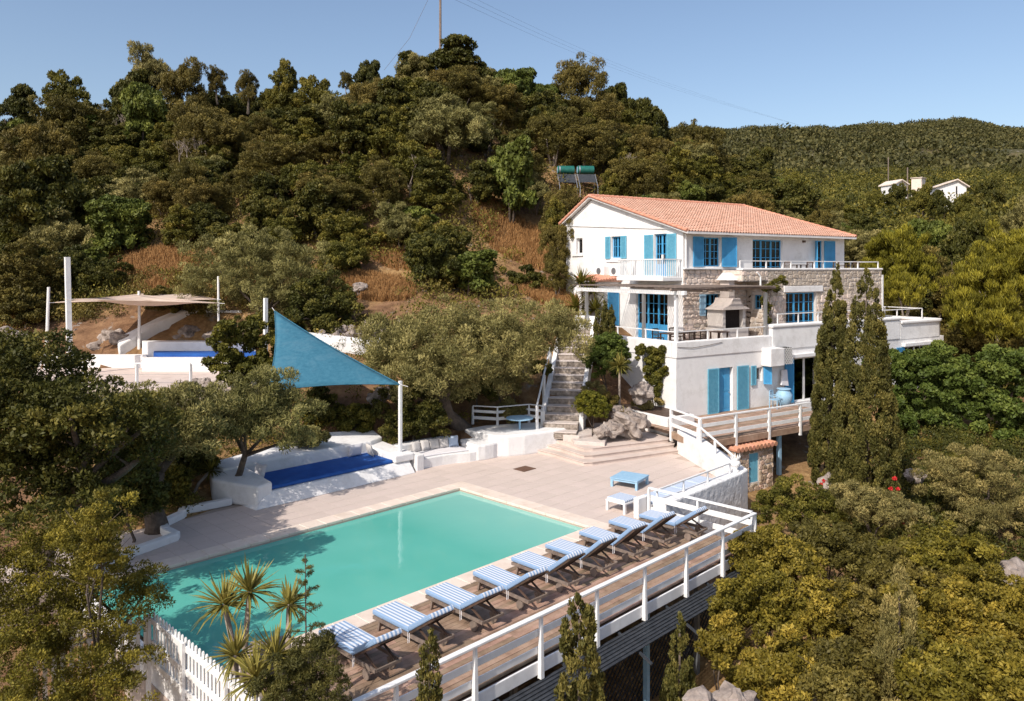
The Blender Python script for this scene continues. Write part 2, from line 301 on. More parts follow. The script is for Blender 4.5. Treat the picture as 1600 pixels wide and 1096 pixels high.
def hgt(x,y):
    x=np.atleast_1d(np.asarray(x,float)); y=np.atleast_1d(np.asarray(y,float)); out=np.zeros_like(x)
    dd=FW[0]*x+FW[1]*y; X=RT[0]*x+RT[1]*y; rr=np.hypot(x,y)
    for i in range(0,len(x),20000):
        xs=np.c_[x[i:i+20000],y[i:i+20000]]; d2=((xs[:,None]-cx[None])**2).sum(-1)
        out[i:i+20000]=_k(d2)@_w[:-3]+_w[-3]+xs@_w[-2:]
    out=np.clip(out,-12,30)
    out+=(np.sin(x*.9+1.3*np.sin(y*.7))*np.cos(y*1.1+x*.3))*.12*_sm(26,40,rr)
    m1=(x>6.4)&(x<27.2)&(y>14.3)&(y<24.2); out=np.where(m1,np.minimum(out,-.45),out)
    m1=(x>11.9)&(x<22.2)&(y>=24.2)&(y<26.6); out=np.where(m1,np.minimum(out,-.1),out)
    m1=(x>23.9)&(x<31)&(y>17)&(y<23.6); out=np.where(m1,np.minimum(out,-.2),out)
    pq=800+FPX*X/np.maximum(dd,1)
    m1=(pq>35)&(pq<435)&(dd>33.2)&(dd<41.3); out=np.where(m1,np.minimum(out,2.6),out)
    m1=(pq>60)&(pq<430)&(dd>=41.3)&(dd<44.2); out=np.where(m1,np.minimum(out,3.6+(dd-41.3)*.45),out)
    m1=(x>22)&(x<27.2)&(y>=23.6)&(y<27); out=np.where(m1,np.minimum(out,.6+(y-23.6)*.1),out)
    m1=(pq>450)&(pq<660)&(dd>36.5)&(dd<38.6); out=np.where(m1,np.minimum(out,3.6),out)
    px=800+FPX*X/np.maximum(dd,1); px=np.where(dd<=1,np.where(X>0,3000,-1500),px)
    rid=np.interp(px,[-1500,900,1080,1180,1300,1380,1450,1600,1900,3000],[330,232,205,206,214,208,205,207,216,340])
    zr=8+(HZ-rid)/FPX*650
    t=np.clip((dd-200)/450,0,1)
    far=np.where(dd<650,26+(zr-26)*(t**.95),zr-(dd-650)*.12)+_sm(230,330,dd)*(5*np.sin(X*.021+dd*.013)+3.5*np.sin(X*.05-dd*.031)*np.sin(dd*.02)+1.6*np.sin(X*.13)*np.sin(dd*.11))
    far=np.where(dd<0,-15,far); far=np.maximum(far,-20)
    k=_sm(180,250,np.where(dd>0,dd,rr))
    return out*(1-k)+far*k
def h1(x,y): return float(hgt(x,y)[0])
ang=np.r_[np.arange(-180,-44,6.0),np.arange(-44,44,.3),np.arange(44,180,6.0)]; rad=np.r_[.5,3*np.power(1.031,np.arange(0,205))]
A_,R_=np.meshgrid(np.radians(ang),rad); TX=(R_*np.cos(ya-A_)).ravel(); TY=(R_*np.sin(ya-A_)).ravel(); TZ=hgt(TX,TY)
na=len(ang); nr=len(rad); idx=np.arange(na*nr).reshape(nr,na); nx=np.roll(idx,-1,1)
q=np.stack([idx[:-1],idx[1:],nx[1:],nx[:-1]],-1).reshape(-1,4)
def npmesh(name,V,Q,m,attr=None,an='rnd',smooth=False):
    me=bpy.data.meshes.new(name); nv=len(V); nq=len(Q); k=Q.shape[1]; me.vertices.add(nv); me.vertices.foreach_set('co',np.asarray(V,np.float32).ravel())
    me.loops.add(nq*k); me.loops.foreach_set('vertex_index',np.asarray(Q,np.int32).ravel()); me.polygons.add(nq)
    me.polygons.foreach_set('loop_start',np.arange(0,nq*k,k,dtype=np.int32))
    if smooth: me.polygons.foreach_set('use_smooth',np.ones(nq,bool))
    me.materials.append(m); me.update(calc_edges=True)
    if attr is not None:
        a=me.attributes.new(an,'FLOAT','FACE' if len(attr)==nq else 'POINT'); a.data.foreach_set('value',np.asarray(attr,np.float32))
    return me
me=npmesh('terrain',np.c_[TX,TY,TZ],q,ground,attr=_sm(95,150,TX*FW[0]+TY*FW[1])*np.ones_like(TX),an='far',smooth=True)
tag(link('hillside_terrain',me),kind='structure')
def hit(px,py,d0=14,d1=700):
    d=d0
    while d<d1:
        x,y,z=D(px,d,py=py)
        if h1(x,y)>=z: return (x,y,z),d
        d*=1.01
    return None,None
# ---------------------------------------------------------------- villa
villa=thing('villa','white two-storey villa with terracotta roof, blue shutters and stone-clad main floor above the pool','villa',(HC[0],HC[1],0),HA)
FF=lambda s:Fr((0,s),(1,0),(0,-1))      # wall facing the pool, u=t
GF=lambda t:Fr((t,0),(0,1),(-1,0))      # gable-side wall, u=s
def wall(name,fr,u0,u1,z0,z1,th,holes,m,parent,bev=0):
    mb=MB(); hs=sorted(holes); cur=u0
    for a,b,c,d in hs:
        if a>cur: mb.fbox(fr,cur,a,-th,0,z0,z1)
        if c>z0: mb.fbox(fr,a,b,-th,0,z0,c)
        if d<z1: mb.fbox(fr,a,b,-th,0,d,z1)
        cur=b
    if cur<u1: mb.fbox(fr,cur,u1,-th,0,z0,z1)
    return mb.build(name,m,parent,bev,off=(0,0,0))
def B(mb,name,m,parent,**k): return mb.build(name,m,parent,off=(0,0,0),**k)
def window(fr,u0,u1,z0,z1,cols=2,rows=3,name='window',depth=.16,m=blue,panel=0,par=None,curt=True,leaves=1):
    par=par or villa; f=MB(); e=.07
    n0,n1=-depth-.06,-depth
    f.fbox(fr,u0,u0+e,n0,n1,z0,z1); f.fbox(fr,u1-e,u1,n0,n1,z0,z1); f.fbox(fr,u0+e,u1-e,n0,n1,z1-e,z1); f.fbox(fr,u0+e,u1-e,n0,n1,z0,z0+e)
    if panel: f.fbox(fr,u0+e,u1-e,n0+.01,n1-.012,z0+e,z0+panel)
    o=B(f,name,m,par)
    zb=z0+max(panel,e); g=MB().fbox(fr,u0+e*.5,u1-e*.5,n0+.02,n0+.026,z0+.02,z1-.02); B(g,'pane',glass,o)
    for i in range(1,leaves):
        uu=u0+(u1-u0)*i/leaves; B(MB().fbox(fr,uu-.06,uu+.06,n0,n1+.012,z0+e,z1-e),'mullion',m,o)
    lw=(u1-u0)/leaves
    for l in range(leaves):
        for i in range(1,cols):
            uu=u0+lw*l+lw*i/cols; B(MB().fbox(fr,uu-.017,uu+.017,n0+.03,n1+.004,zb,z1-e),'glazing_bar',m,o)
    for j in range(1,rows):
        zz=zb+(z1-zb)*j/rows; B(MB().fbox(fr,u0+e,u1-e,n0+.034,n1+.001,zz-.015,zz+.015),'glazing_bar',m,o)
    if curt:
        n=10
        for side in (0,1):
            c=MB()
            a=u0+.05 if side==0 else u1-(u1-u0)*.34; b=u0+(u1-u0)*.30 if side==0 else u1-.05
            vs=[];
            for k in range(n+1):
                uu=a+(b-a)*k/n; nn=n0-.22+.035*math.sin(k*2.1); vs+= [fr(uu,nn,z0+.05),fr(uu,nn,z1-.05)]
            c.add(vs,[(2*k,2*k+2,2*k+3,2*k+1) for k in range(n)]); B(c,'curtain',curtain,o)
    return o
def shutter(fr,u0,u1,z0,z1,par,m=shutb,n=.03,hinge=None,ang=0):
    # a louvred panel flat on the wall or swung out by ang about one edge
    f=MB(); wd=u1-u0
    if ang:
        ca,sa=math.cos(ang),math.sin(ang); hu=u0 if hinge=='L' else u1; sg=1 if hinge=='L' else -1
        o=fr(hu,n,0)[:2]; uu=(fr.u[0]*ca*sg+fr.n[0]*sa, fr.u[1]*ca*sg+fr.n[1]*sa); nn=(-fr.u[0]*sa*sg+fr.n[0]*ca,-fr.u[1]*sa*sg+fr.n[1]*ca); F2=Fr(o,uu,nn); a,b=0,wd; q0,q1=0,.045
    else: F2=fr; a,b=u0,u1; q0,q1=n,n+.045
    e=.07
    f.fbox(F2,a,a+e,q0,q1,z0,z1); f.fbox(F2,b-e,b,q0,q1,z0,z1)
    f.fbox(F2,a+e,b-e,q0,q1,z0,z0+e); f.fbox(F2,a+e,b-e,q0,q1,z1-e,z1)
    f.fbox(F2,a+e,b-e,q0+.004,q0+.014,z0+e,z1-e)
    k=int((z1-z0-2*e)/.06)
    for i in range(k):
        zz=z0+e+.012+i*.06; f.fbox(F2,a+e,b-e,q0+.014,q1-.008,zz,zz+.03)
    return B(f,'shutter',m,par)
# lower storey
lowholes=[(2.92,3.94,.8,3.05),(5.69,6.2,2.18,2.88),(8.73,10.9,.8,3.16),(19.3,22.0,1.6,3.2)]
wall('wall',FF(0),0,23.8,-1.2,3.7,.35,lowholes,plaster,villa)
wall('wall',GF(0),.35,9.0,-1.2,3.7,.35,[],plaster,villa)
B(MB().box(23.45,23.8,.35,9,-1.2,3.7).box(.35,23.45,8.7,9.0,-1.2,3.7),'wall',plaster,villa)
# parapets
B(MB().box(-.04,6.9,-.04,.32,3.7,4.5),'parapet',plaster,villa,bev=.05)
B(MB().box(-.04,.32,.325,8.2,3.703,4.497),'parapet',plaster,villa,bev=.05)
B(MB().box(6.905,18.8,-.05,.36,3.695,4.86),'parapet',plaster,villa,bev=.05)
B(MB().box(6.86,18.85,-.11,.42,4.864,5.06),'parapet_coping',plaster,villa,bev=.07)
B(MB().prism([(18.855,-.03),(23.2,-.03),(23.62,.12),(23.84,.5),(23.84,8.6),(23.5,8.6),(23.5,.6),(23.1,.34),(18.855,.34)],3.69,4.62),'parapet',plaster,villa)
B(MB().prism([(18.86,-.13),(23.25,-.13),(23.72,.05),(23.95,.45),(23.95,8.6),(23.3,8.6),(23.3,.9),(22.9,.5),(18.86,.42)],4.624,4.80),'parapet_coping',plaster,villa,bev=.05)
B(MB().box(.33,23.44,.33,8.69,3.72,3.98),'terrace_floor',tilem,villa)
B(MB().box(10.9,12.5,-.30,-.002,3.05,3.3).box(8.3,10.9,-.30,-.003,3.22,3.42),'door_hood',plaster,villa,bev=.02)
B(MB().box(19.0,22.3,-.25,-.002,3.24,3.45),'door_hood',plaster,villa,bev=.02)
# cable sagging along the parapet
B(MB().tube([(.05,-.06,4.25),(1,-.07,4.17),(2.2,-.07,4.25),(3.1,-.06,4.34)],.012,5),'cable',darkw,villa)
# inner darkness: floor slabs and partition so rooms read dark through the glass
B(MB().box(.36,23.4,3.2,3.3,-1,3.69),'partition',plaster,villa)
# blue door and shutters of the deck storey
dm=MB().fbox(FF(0),2.96,3.9,-.22,-.16,.82,3.02)
for (a,b,c,d) in ((3.04,3.4,1.0,1.7),(3.46,3.82,1.0,1.7),(3.04,3.4,1.85,2.85),(3.46,3.82,1.85,2.85)): dm.fbox(FF(0),a,b,-.16,-.145,c,d)
dr=B(dm,'door',blue,villa); B(MB().fbox(FF(0),3.78,3.82,-.145,-.08,1.75,1.79),'handle',metal,dr)
shutter(FF(0),2.1,2.88,.82,3.06,villa); shutter(FF(0),4.22,5.08,.82,3.06,villa)
wo=window(FF(0),5.69,6.2,2.18,2.88,1,1,m=wpaint); shutter(FF(0),5.27,5.65,2.0,3.0,wo,m=shutb); shutter(FF(0),6.24,6.66,2.0,3.0,wo,m=blue,hinge='L',ang=.9)
wo=window(FF(0),8.73,10.9,.8,3.16,1,1,name='glass_door',m=wpaint,leaves=2); shutter(FF(0),7.95,8.68,.82,3.2,wo,m=blue)
wo=window(FF(0),19.3,22.0,1.6,3.2,2,2,m=wpaint,leaves=2); shutter(FF(0),18.4,19.25,1.6,3.2,wo,m=blue); shutter(FF(0),22.05,22.95,1.6,3.2,wo,m=blue)
# boxed-in unit with lattice on the wall above the deck
bx=B(MB().box(6.1,7.15,-.62,-.003,2.95,3.88),'service_box',plaster,villa,bev=.03)
bl=MB().box(7.16,7.2,-.6,-.01,2.97,3.86); B(bl,'box_side',wpaint,villa)
lt=MB()
for i in range(-5,9):
    for sg in (1,-1):
        a0=7.2+i*.19; 
        pts=[]
        for k in range(2):
            pts.append((a0+(0 if k==0 else .86*sg),2.99+.86*k))
        (ax,az),(bx_,bz)=pts
        # clip to 7.2..7.95
        def cl(ax,az,bx_,bz,lo,hi):
            if ax==bx_: return None
            t0=max(0,min((lo-ax)/(bx_-ax),(hi-ax)/(bx_-ax))); t1=min(1,max((lo-ax)/(bx_-ax),(hi-ax)/(bx_-ax)))
            if t1-t0<.05: return None
            return ax+(bx_-ax)*t0,az+(bz-az)*t0,ax+(bx_-ax)*t1,az+(bz-az)*t1
        r=cl(ax,az,bx_,bz,7.2,7.95)
        if r: lt.beam((r[0],-.56 if sg>0 else -.575,r[1]),(r[2],-.56 if sg>0 else -.575,r[3]),.012,.032,up=(1,0,0))
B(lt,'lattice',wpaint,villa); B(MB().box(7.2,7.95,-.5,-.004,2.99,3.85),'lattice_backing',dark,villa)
# main storey: gable-side wall, recessed stone wall, projecting stone block
wall('wall',GF(4.0),3.5,14,3.98,7.5,.3,[(4.67,7.23,3.99,6.6)],plaster,villa)
wall('wall',FF(3.5),4.3,9.13,3.98,7.95,.3,[(5.67,6.9,5.37,6.58)],mortar,villa)
wall('wall',FF(2.0),9.13,20.14,3.98,7.9,.3,[(10.69,13.45,4.3,6.6)],mortar,villa)
wall('wall',GF(9.13),2.3,3.2,3.98,7.4,.3,[(2.45,3.0,5.7,6.5)],mortar,villa)
B(MB().box(20.141,20.14+.02,2.0,14,3.98,7.9).box(19.84,20.14,2.3,14,3.99,7.89).box(4.3,19.84,13.7,14,3.99,7.49),'wall',mortar,villa)
B(MB().box(7.0,9.13,2.0,2.3,7.3,7.9).box(7.0,7.3,2.3,3.49,7.3,7.9),'balcony_front',mortar,villa)
B(MB().box(4.31,20.1,3.51,13.69,7.3,7.5).box(7.31,19.83,2.31,3.509,7.3,7.5),'upper_floor',plaster,villa)
B(MB().box(6.94,20.22,1.92,2.38,7.904,8.03),'parapet_coping',plaster,villa,bev=.04)
B(MB().box(19.8,20.22,2.385,9,7.904,8.03),'parapet_coping',plaster,villa,bev=.04)
B(MB().box(3.95,6.93,3.30,3.499,7.954,8.04),'ledge',plaster,villa,bev=.02)
B(MB().box(10.45,14.0,1.9,1.999,6.64,6.98),'lintel',plaster,villa,bev=.02)
B(MB().box(5.3,7.5,3.39,3.498,7.0,7.05).box(8.0,9.0,3.39,3.498,7.0,7.05),'lintel',plaster,villa)
B(MB().box(20.165,20.3,1.95,2.1,4.5,7.6),'downpipe',wpaint,villa)
NST=[0]
def stones(fr,u0,u1,z0,z1,holes,sw,sh,m,parent,limit,seed,name='stone',proud=.05,share=None):
    rr=random.Random(seed); rest=MB(); rows=max(1,round((z1-z0)/sh)); H_=(z1-z0)/rows
    def inhole(u,z): return any(a-.0<u<b+.0 and c<z<d for a,b,c,d in holes)
    lines=[]
    for j in range(rows+1):
        lines.append(j)
    for j in range(rows):
        u=u0-rr.uniform(0,sw*.6)
        while u<u1:
            wd=sw*rr.uniform(.6,1.45); a=max(u,u0); b=min(u+wd,u1); u+=wd
            if b-a<.07: continue
            za=z0+j*H_+(rr.uniform(-.3,.12)*sh if j else 0); zb=z0+(j+1)*H_+(rr.uniform(-.12,.3)*sh if j<rows-1 else 0)
            # cut around openings
            skip=False
            for (ha,hb,hc,hd) in holes:
                if a<hb and b>ha and za<hd and zb>hc:
                    if a<ha-.1: b=ha
                    elif b>hb+.1: a=hb
                    elif za<hc-.08: zb=hc
                    elif zb>hd+.08: za=hd
                    else: skip=True
            if skip or b-a<.07: continue
            g=.017; ps=[]
            ca=min(.3*(b-a),.3*(zb-za))
            cs=[(a+g,za+g,1,1),(b-g,za+g,-1,1),(b-g,zb-g,-1,-1),(a+g,zb-g,1,-1)]
            for q,(pu,pz,du,dz) in enumerate(cs):
                c1=ca*rr.uniform(.3,1.5); c2=ca*rr.uniform(.3,1.3)
                e1=(pu+du*c1,pz); e2=(pu,pz+dz*c2)
                ps+= [e2,e1] if q in(0,2) else [e1,e2]
            # jitter
            mu=(a+b)/2; mz=(za+zb)/2; mb=MB(); pr=proud*rr.uniform(.5,1.3)
            vs=[fr(pu,-.02,pz) for pu,pz in ps]+[fr(mu+(pu-mu)*.97,pr*.55,mz+(pz-mz)*.97) for pu,pz in ps]+[fr(mu+(pu-mu)*.74,pr*rr.uniform(.85,1.1),mz+(pz-mz)*.7) for pu,pz in ps]
            fs=[]
            for q in range(8):
                k=(q+1)%8; fs+=[(q,k,8+k,8+q),(8+q,8+k,16+k,16+q)]
            fs.append(tuple(range(16,24)))
            cr=fr.u[0]*fr.n[1]-fr.u[1]*fr.n[0]
            if cr>0: fs=[f[::-1] for f in fs]
            if NST[0]<limit:
                NST[0]+=1; mb.add(vs,fs); B(mb,name,m,parent)
            else: rest.add(vs,fs)
    if rest.f: B(rest,name+'work',m,parent,kind='stuff')
stones(FF(2.0),9.13,20.14,3.99,7.9,[(10.45,14.0,6.62,7.0),(10.69,13.45,4.3,6.6)],.37,.25,stonem,villa,230,3)
stones(FF(2.0),7.0,9.13,7.3,7.9,[],.37,.25,stonem,villa,240,4)
stones(FF(3.5),4.0,9.13,3.99,7.95,[(5.3,7.5,6.96,7.08),(8.0,9.0,6.96,7.08),(5.6,6.97,5.3,6.65)],.36,.24,stonem,villa,300,5)
stones(GF(9.13),2.0,3.5,3.99,7.3,[(2.4,3.05,5.65,6.55)],.4,.3,stonem,villa,300,6)
stones(GF(7.0),2.0,3.5,7.3,7.9,[],.4,.3,stonem,villa,300,7)
window(FF(2.0),10.69,13.45,4.3,6.6,2,4,leaves=3)
wo=window(FF(3.5),5.67,6.9,5.37,6.58,2,2,leaves=2); shutter(FF(3.5),6.95,7.7,5.4,6.58,wo,m=lblue,n=.07); shutter(FF(3.5),5.2,5.64,5.4,6.58,wo,m=lblue,n=.07)
wo=window(GF(9.13),2.45,3.0,5.7,6.5,2,2)
window(GF(4.0),4.67,7.23,4.0,6.6,2,3,name='french_door',panel=.85,leaves=3)
# upper storey
wall('wall',FF(3.5),4.3,18.46,7.5,10.12,.3,[(5.57,6.96,8.12,9.74),(9.65,12.35,7.52,9.7),(15.45,16.3,7.52,9.75)],plaster,villa)
wall('wall',GF(4.0),3.5,14,7.5,10.1,.3,[(4.72,5.74,7.56,9.95),(8.58,9.46,8.65,9.94),(12.28,12.94,8.94,9.95)],plaster,villa)
gm=MB(); pg=[(3.5,10.1),(14,10.1),(14,10.95),(11.3,12.32)]
for tt,fl in ((4.0,0),(18.2,1)):
    gm=MB().add([(tt,s,z) for s,z in pg]+[(tt+.26,s,z) for s,z in pg],[(0,1,2,3)[::-1],(4,5,6,7)]+[(i,(i+1)%4,4+(i+1)%4,4+i) for i in range(4)]); B(gm,'gable',plaster,villa)
B(MB().box(18.16,18.46,3.8,13.7,7.501,10.1).box(4.3,18.46,13.7,14,7.5,10.94),'wall',plaster,villa)
B(MB().beam((3.975,3.46,10.16),(3.975,14,10.84),.06,.1),'cornice_band',plaster,villa)
B(MB().box(4.0,18.5,3.28,3.495,9.93,10.04),'cornice_band',plaster,villa,bev=.02)
B(MB().box(4.31,18.1,7.0,7.1,7.51,10.1),'partition',plaster,villa)
wo=window(FF(3.5),5.57,6.96,8.12,9.74,2,4,leaves=2); shutter(FF(3.5),4.74,5.54,8.1,9.76,wo,m=blue); shutter(FF(3.5),7.02,7.94,8.1,9.76,wo,m=blue,hinge='L',ang=.35)
window(FF(3.5),9.65,12.35,7.52,9.7,2,4,name='balcony_door',leaves=3)
wo=window(FF(3.5),15.45,16.3,7.52,9.75,1,2,name='balcony_door'); shutter(FF(3.5),16.33,17.42,7.54,9.74,wo,m=blue); shutter(FF(3.5),15.0,15.42,7.54,9.74,wo,m=blue,hinge='R',ang=.9)
wo=window(GF(4.0),4.72,5.74,7.56,9.95,2,3,name='balcony_door',panel=.7,leaves=2); shutter(GF(4.0),5.78,6.5,7.6,9.93,wo); shutter(GF(4.0),3.96,4.68,7.6,9.93,wo)
wo=window(GF(4.0),8.58,9.46,8.65,9.94,2,2,leaves=2); shutter(GF(4.0),9.5,9.96,8.6,9.95,wo); shutter(GF(4.0),8.04,8.54,8.6,9.95,wo)
window(GF(4.0),12.28,12.94,8.94,9.95,1,1,m=wpaint,depth=.2)
B(MB().box(3.92,3.999,12.2,13.3,8.8,8.92).box(3.92,3.999,7.9,9.9,8.4,8.5),'sill',plaster,villa)
# roof
rz=lambda s: 10.0+(s-2.9)*(12.52-10.0)/(11.3-2.9) if s<=11.3 else 12.52-(s-11.3)*(12.52-10.9)/(14.35-11.3)
rf=MB(); RL,RRa=3.72,18.86
for s0_,s1_ in ((2.9,11.3),(11.3,14.35)):
    vs=[(RL,s0_,rz(s0_)),(RRa,s0_,rz(s0_)),(RRa-(.75 if s1_>12 or s0_<3 else 0),s1_,rz(s1_)),(RL,s1_,rz(s1_))]
    if s0_>3: vs[1]=(RRa-.75,s0_,rz(s0_)); vs[2]=(RRa,s1_,rz(s1_))
    else: vs[2]=(RRa-.75,s1_,rz(s1_))
    b=[(x,y,z-.12) for x,y,z in vs]
    rf.add(vs+b,[(0,1,2,3),(7,6,5,4)]+[(i,4+i,4+(i+1)%4,(i+1)%4) for i in range(4)])
roof=B(rf,'roof',plaster,villa)
def tiles(t0,t1,s0_,s1_,zf,pitch=.225,row=.38,clip=None):
    V=[];Q=[];A=[]; n=5; rr=np.random.default_rng(5); sgn=1 if s1_>s0_ else -1
    nrow=int(abs(s1_-s0_)/row)+1; ncol=int((t1-t0)/pitch)
    for c in range(ncol):
        tc=t0+pitch*(c+.5)
        for j in range(nrow):
            sa=s0_+sgn*row*j; sb=min(sa+row*1.08,s1_) if sgn>0 else max(sa-row*1.08,s1_)
            if clip and tc>clip(sa): continue
            ra,rb=.088+rr.uniform(-.004,.004),.078; b=len(V); lift=.05; dx=rr.uniform(-.008,.008)
            for (ss,r_,lf) in ((sa,ra,lift),(sb,rb,lift-.028)):
                for k in range(n+1):
                    a=PI*k/n; V.append((tc+dx+r_*math.cos(a),ss,zf(ss)+lf+r_*math.sin(a)*.85-.03))
            for k in range(n): Q.append((b+k,b+k+1,b+n+2+k,b+n+1+k)[::-1]); A.append(rr.random())
            # dark mouth of the lowest tiles is the open end itself; channel between
        # channel
    return np.array(V),np.array(Q),np.array(A)
V,Q,A=tiles(RL,RRa,2.86,11.3,rz,clip=lambda s:RRa-.75*(s-2.9)/8.4)
o=link('roof_tiling',npmesh('roof_tiling',V,Q,roofm,A),roof); o['kind']='stuff'
V,Q,A=tiles(RL,RRa,14.38,11.3,rz,clip=lambda s:RRa-.75*(14.35-s)/3.05)
o=link('roof_tiling',npmesh('roof_tiling',V,Q[:,::-1],roofm,A),roof); o['kind']='stuff'
B(MB().add([(RL+.02,2.92,rz(2.92)+.004),(RRa-.02,2.92,rz(2.92)+.004),(RRa-.77,11.3,12.524),(RL+.02,11.3,12.524)],[(0,1,2,3)]).add([(RL+.02,14.3,rz(14.3)+.004),(RRa-.02,14.3,rz(14.3)+.004),(RRa-.77,11.31,12.52),(RL+.02,11.31,12.52)],[(3,2,1,0)]),'tile_bed',roofm,roof)
rt_=MB()
x=RL
while x<RRa-.9:
    rt_.tube([(x,11.3,12.56),(x+.42,11.3,12.575)],[.10,.12],8); x+=.4
for (sa,sb) in ((2.9,11.3),(14.35,11.3)):
    n=int(abs(sb-sa)/.38)
    for i in range(n+1):
        a=sa+(sb-sa)*i/(n+1); b=sa+(sb-sa)*(i+1.05)/(n+1)
        rt_.tube([(RL,a,rz(a)+.06),(RL,b,rz(b)+.045)],[.10,.085],8)
        f=.75*(abs(a-sa)/abs(sb-sa)); rt_.tube([(RRa-f,a,rz(a)+.06),(RRa-.75*abs(b-sa)/abs(sb-sa),b,rz(b)+.045)],[.10,.085],8)
B(rt_,'ridge_tiling',tilem2,roof,kind='stuff')
# gable balcony
bal=B(MB().box(2.55,3.998,3.55,7.3,7.33,7.54),'balcony',plaster,villa,bev=.02)
for i in range(27):
    s=3.62+i*(7.22-3.62)/26; B(MB().box(2.60,2.635,s-.02,s+.02,7.54,8.47),'baluster',wpaint,bal)
for i in range(1,10):
    t=2.62+i*.14; B(MB().box(t-.02,t+.02,3.60,3.635,7.54,8.47),'baluster',wpaint,bal); B(MB().box(t-.02,t+.02,7.21,7.245,7.54,8.47),'baluster',wpaint,bal)
B(MB().box(2.57,2.67,3.57,7.27,8.474,8.53).box(2.672,3.99,3.57,3.66,8.474,8.53).box(2.672,3.99,7.18,7.27,8.474,8.53),'handrail',wpaint,bal)
B(MB().box(2.56,2.66,3.56,3.66,8.534,8.75),'post',wpaint,bal)
B(MB().box(2.58,2.66,3.58,7.26,7.56,7.61),'bottom_rail',wpaint,bal)
# two outdoor fan units on the gable wall
for s in (8.3,9.7):
    ac=tag(B(MB().box(3.62,3.99,s,s+.85,7.55,8.15),'fan_unit',wpaint,villa,bev=.02)); B(MB().tube([(3.60,s+.5,7.85),(3.618,s+.5,7.85)],.2,16),'fan_grille',greymetal,ac)
# annex with small tiled roof
ax=MB().box(2.3,3.99,8.7,10.4,3.5,7.2); an=B(ax,'annex',plaster,villa)
B(MB().add([(2.1,8.5,7.28),(3.99,8.5,7.46),(3.99,10.5,7.66),(2.1,10.5,7.44),(2.1,8.5,7.22),(3.99,8.5,7.22),(3.99,10.5,7.4),(2.1,10.5,7.3)],[(0,1,2,3),(4,7,6,5),(0,4,5,1),(1,5,6,2),(2,6,7,3),(3,7,4,0)]),'annex_roof',roofm,an)
am=MB()
for i in range(9): am.tube([(2.15+i*.215,8.45,7.31+i*.018),(2.15+i*.215,10.5,7.49+i*.018)],.07,6)
B(am,'annex_tiling',tilem2,an,kind='stuff')
shutter(Fr((0,8.7),(1,0),(0,-1)),3.05,3.9,4.3,6.6,an,m=blue)
# light fittings, drain
B(MB().box(14.2,14.35,3.35,3.5,9.6,9.72),'wall_lamp',darkw,villa); B(MB().box(7.75,7.9,-.25,-.003,3.45,3.62),'wall_lamp',greentank,villa)
B(MB().tube([(4.15,3.42,7.95),(4.15,3.42,9.9),(4.12,3.2,10.02)],.045,8),'downpipe',wpaint,villa)
B(MB().tube([(8.1,1.93,7.8),(8.35,1.88,7.55),(8.35,1.88,7.05)],.05,8),'downpipe',wpaint,villa)
B(MB().beam((16.9,-.03,3.55),(18.0,-.03,2.35),.03),'pipe',greymetal,villa)
# barbecue
def HT_(name,label,cat,group=None): return thing(name,label,cat,(HC[0],HC[1],0),HA,group)
bq=HT_('barbecue','built-in grey masonry barbecue with flared hood and black hearth on the covered terrace','barbecue')
B(MB().box(5.6,7.7,2.15,3.38,3.98,4.75),'counter',mortar,bq,bev=.03)
B(MB().box(5.75,5.95,2.25,3.38,4.753,5.75).box(7.35,7.55,2.25,3.38,4.753,5.75).box(5.955,7.345,3.2,3.38,4.753,5.75),'hearth_wall',mortar,bq)
B(MB().box(5.955,7.345,2.5,3.195,4.76,5.75),'hearth_back',soot,bq); B(MB().box(5.952,5.96,2.26,2.499,4.76,5.74).box(5.961,7.34,2.27,2.499,4.753,4.76),'hearth_lining',soot,bq)
hd=MB(); prof=[(5.55,5.76),(5.65,5.84),(5.95,5.93),(6.25,6.1),(6.4,6.38),(6.95,6.38),(7.05,6.1),(7.3,5.93),(7.62,5.84),(7.74,5.76)]
hd.add([(a,2.1,z) for a,z in prof]+[(a,3.37,z) for a,z in prof],[tuple(range(10)),tuple(range(10,20))[::-1]]+[(i,10+i,10+(i+1)%10,(i+1)%10) for i in range(10)])
B(hd,'hood',stairm,bq)
B(MB().box(6.45,6.9,2.45,3.1,6.384,7.36),'chimney',stairm,bq,bev=.02)
B(MB().add([(6.25,2.3,7.36),(7.05,2.3,7.36),(7.05,3.2,7.36),(6.25,3.2,7.36),(6.25,2.75,7.78),(7.05,2.75,7.78)],[(0,3,2,1),(3,0,4),(1,2,5),(0,1,5,4),(2,3,4,5)]),'chimney_cap',plaster,bq)
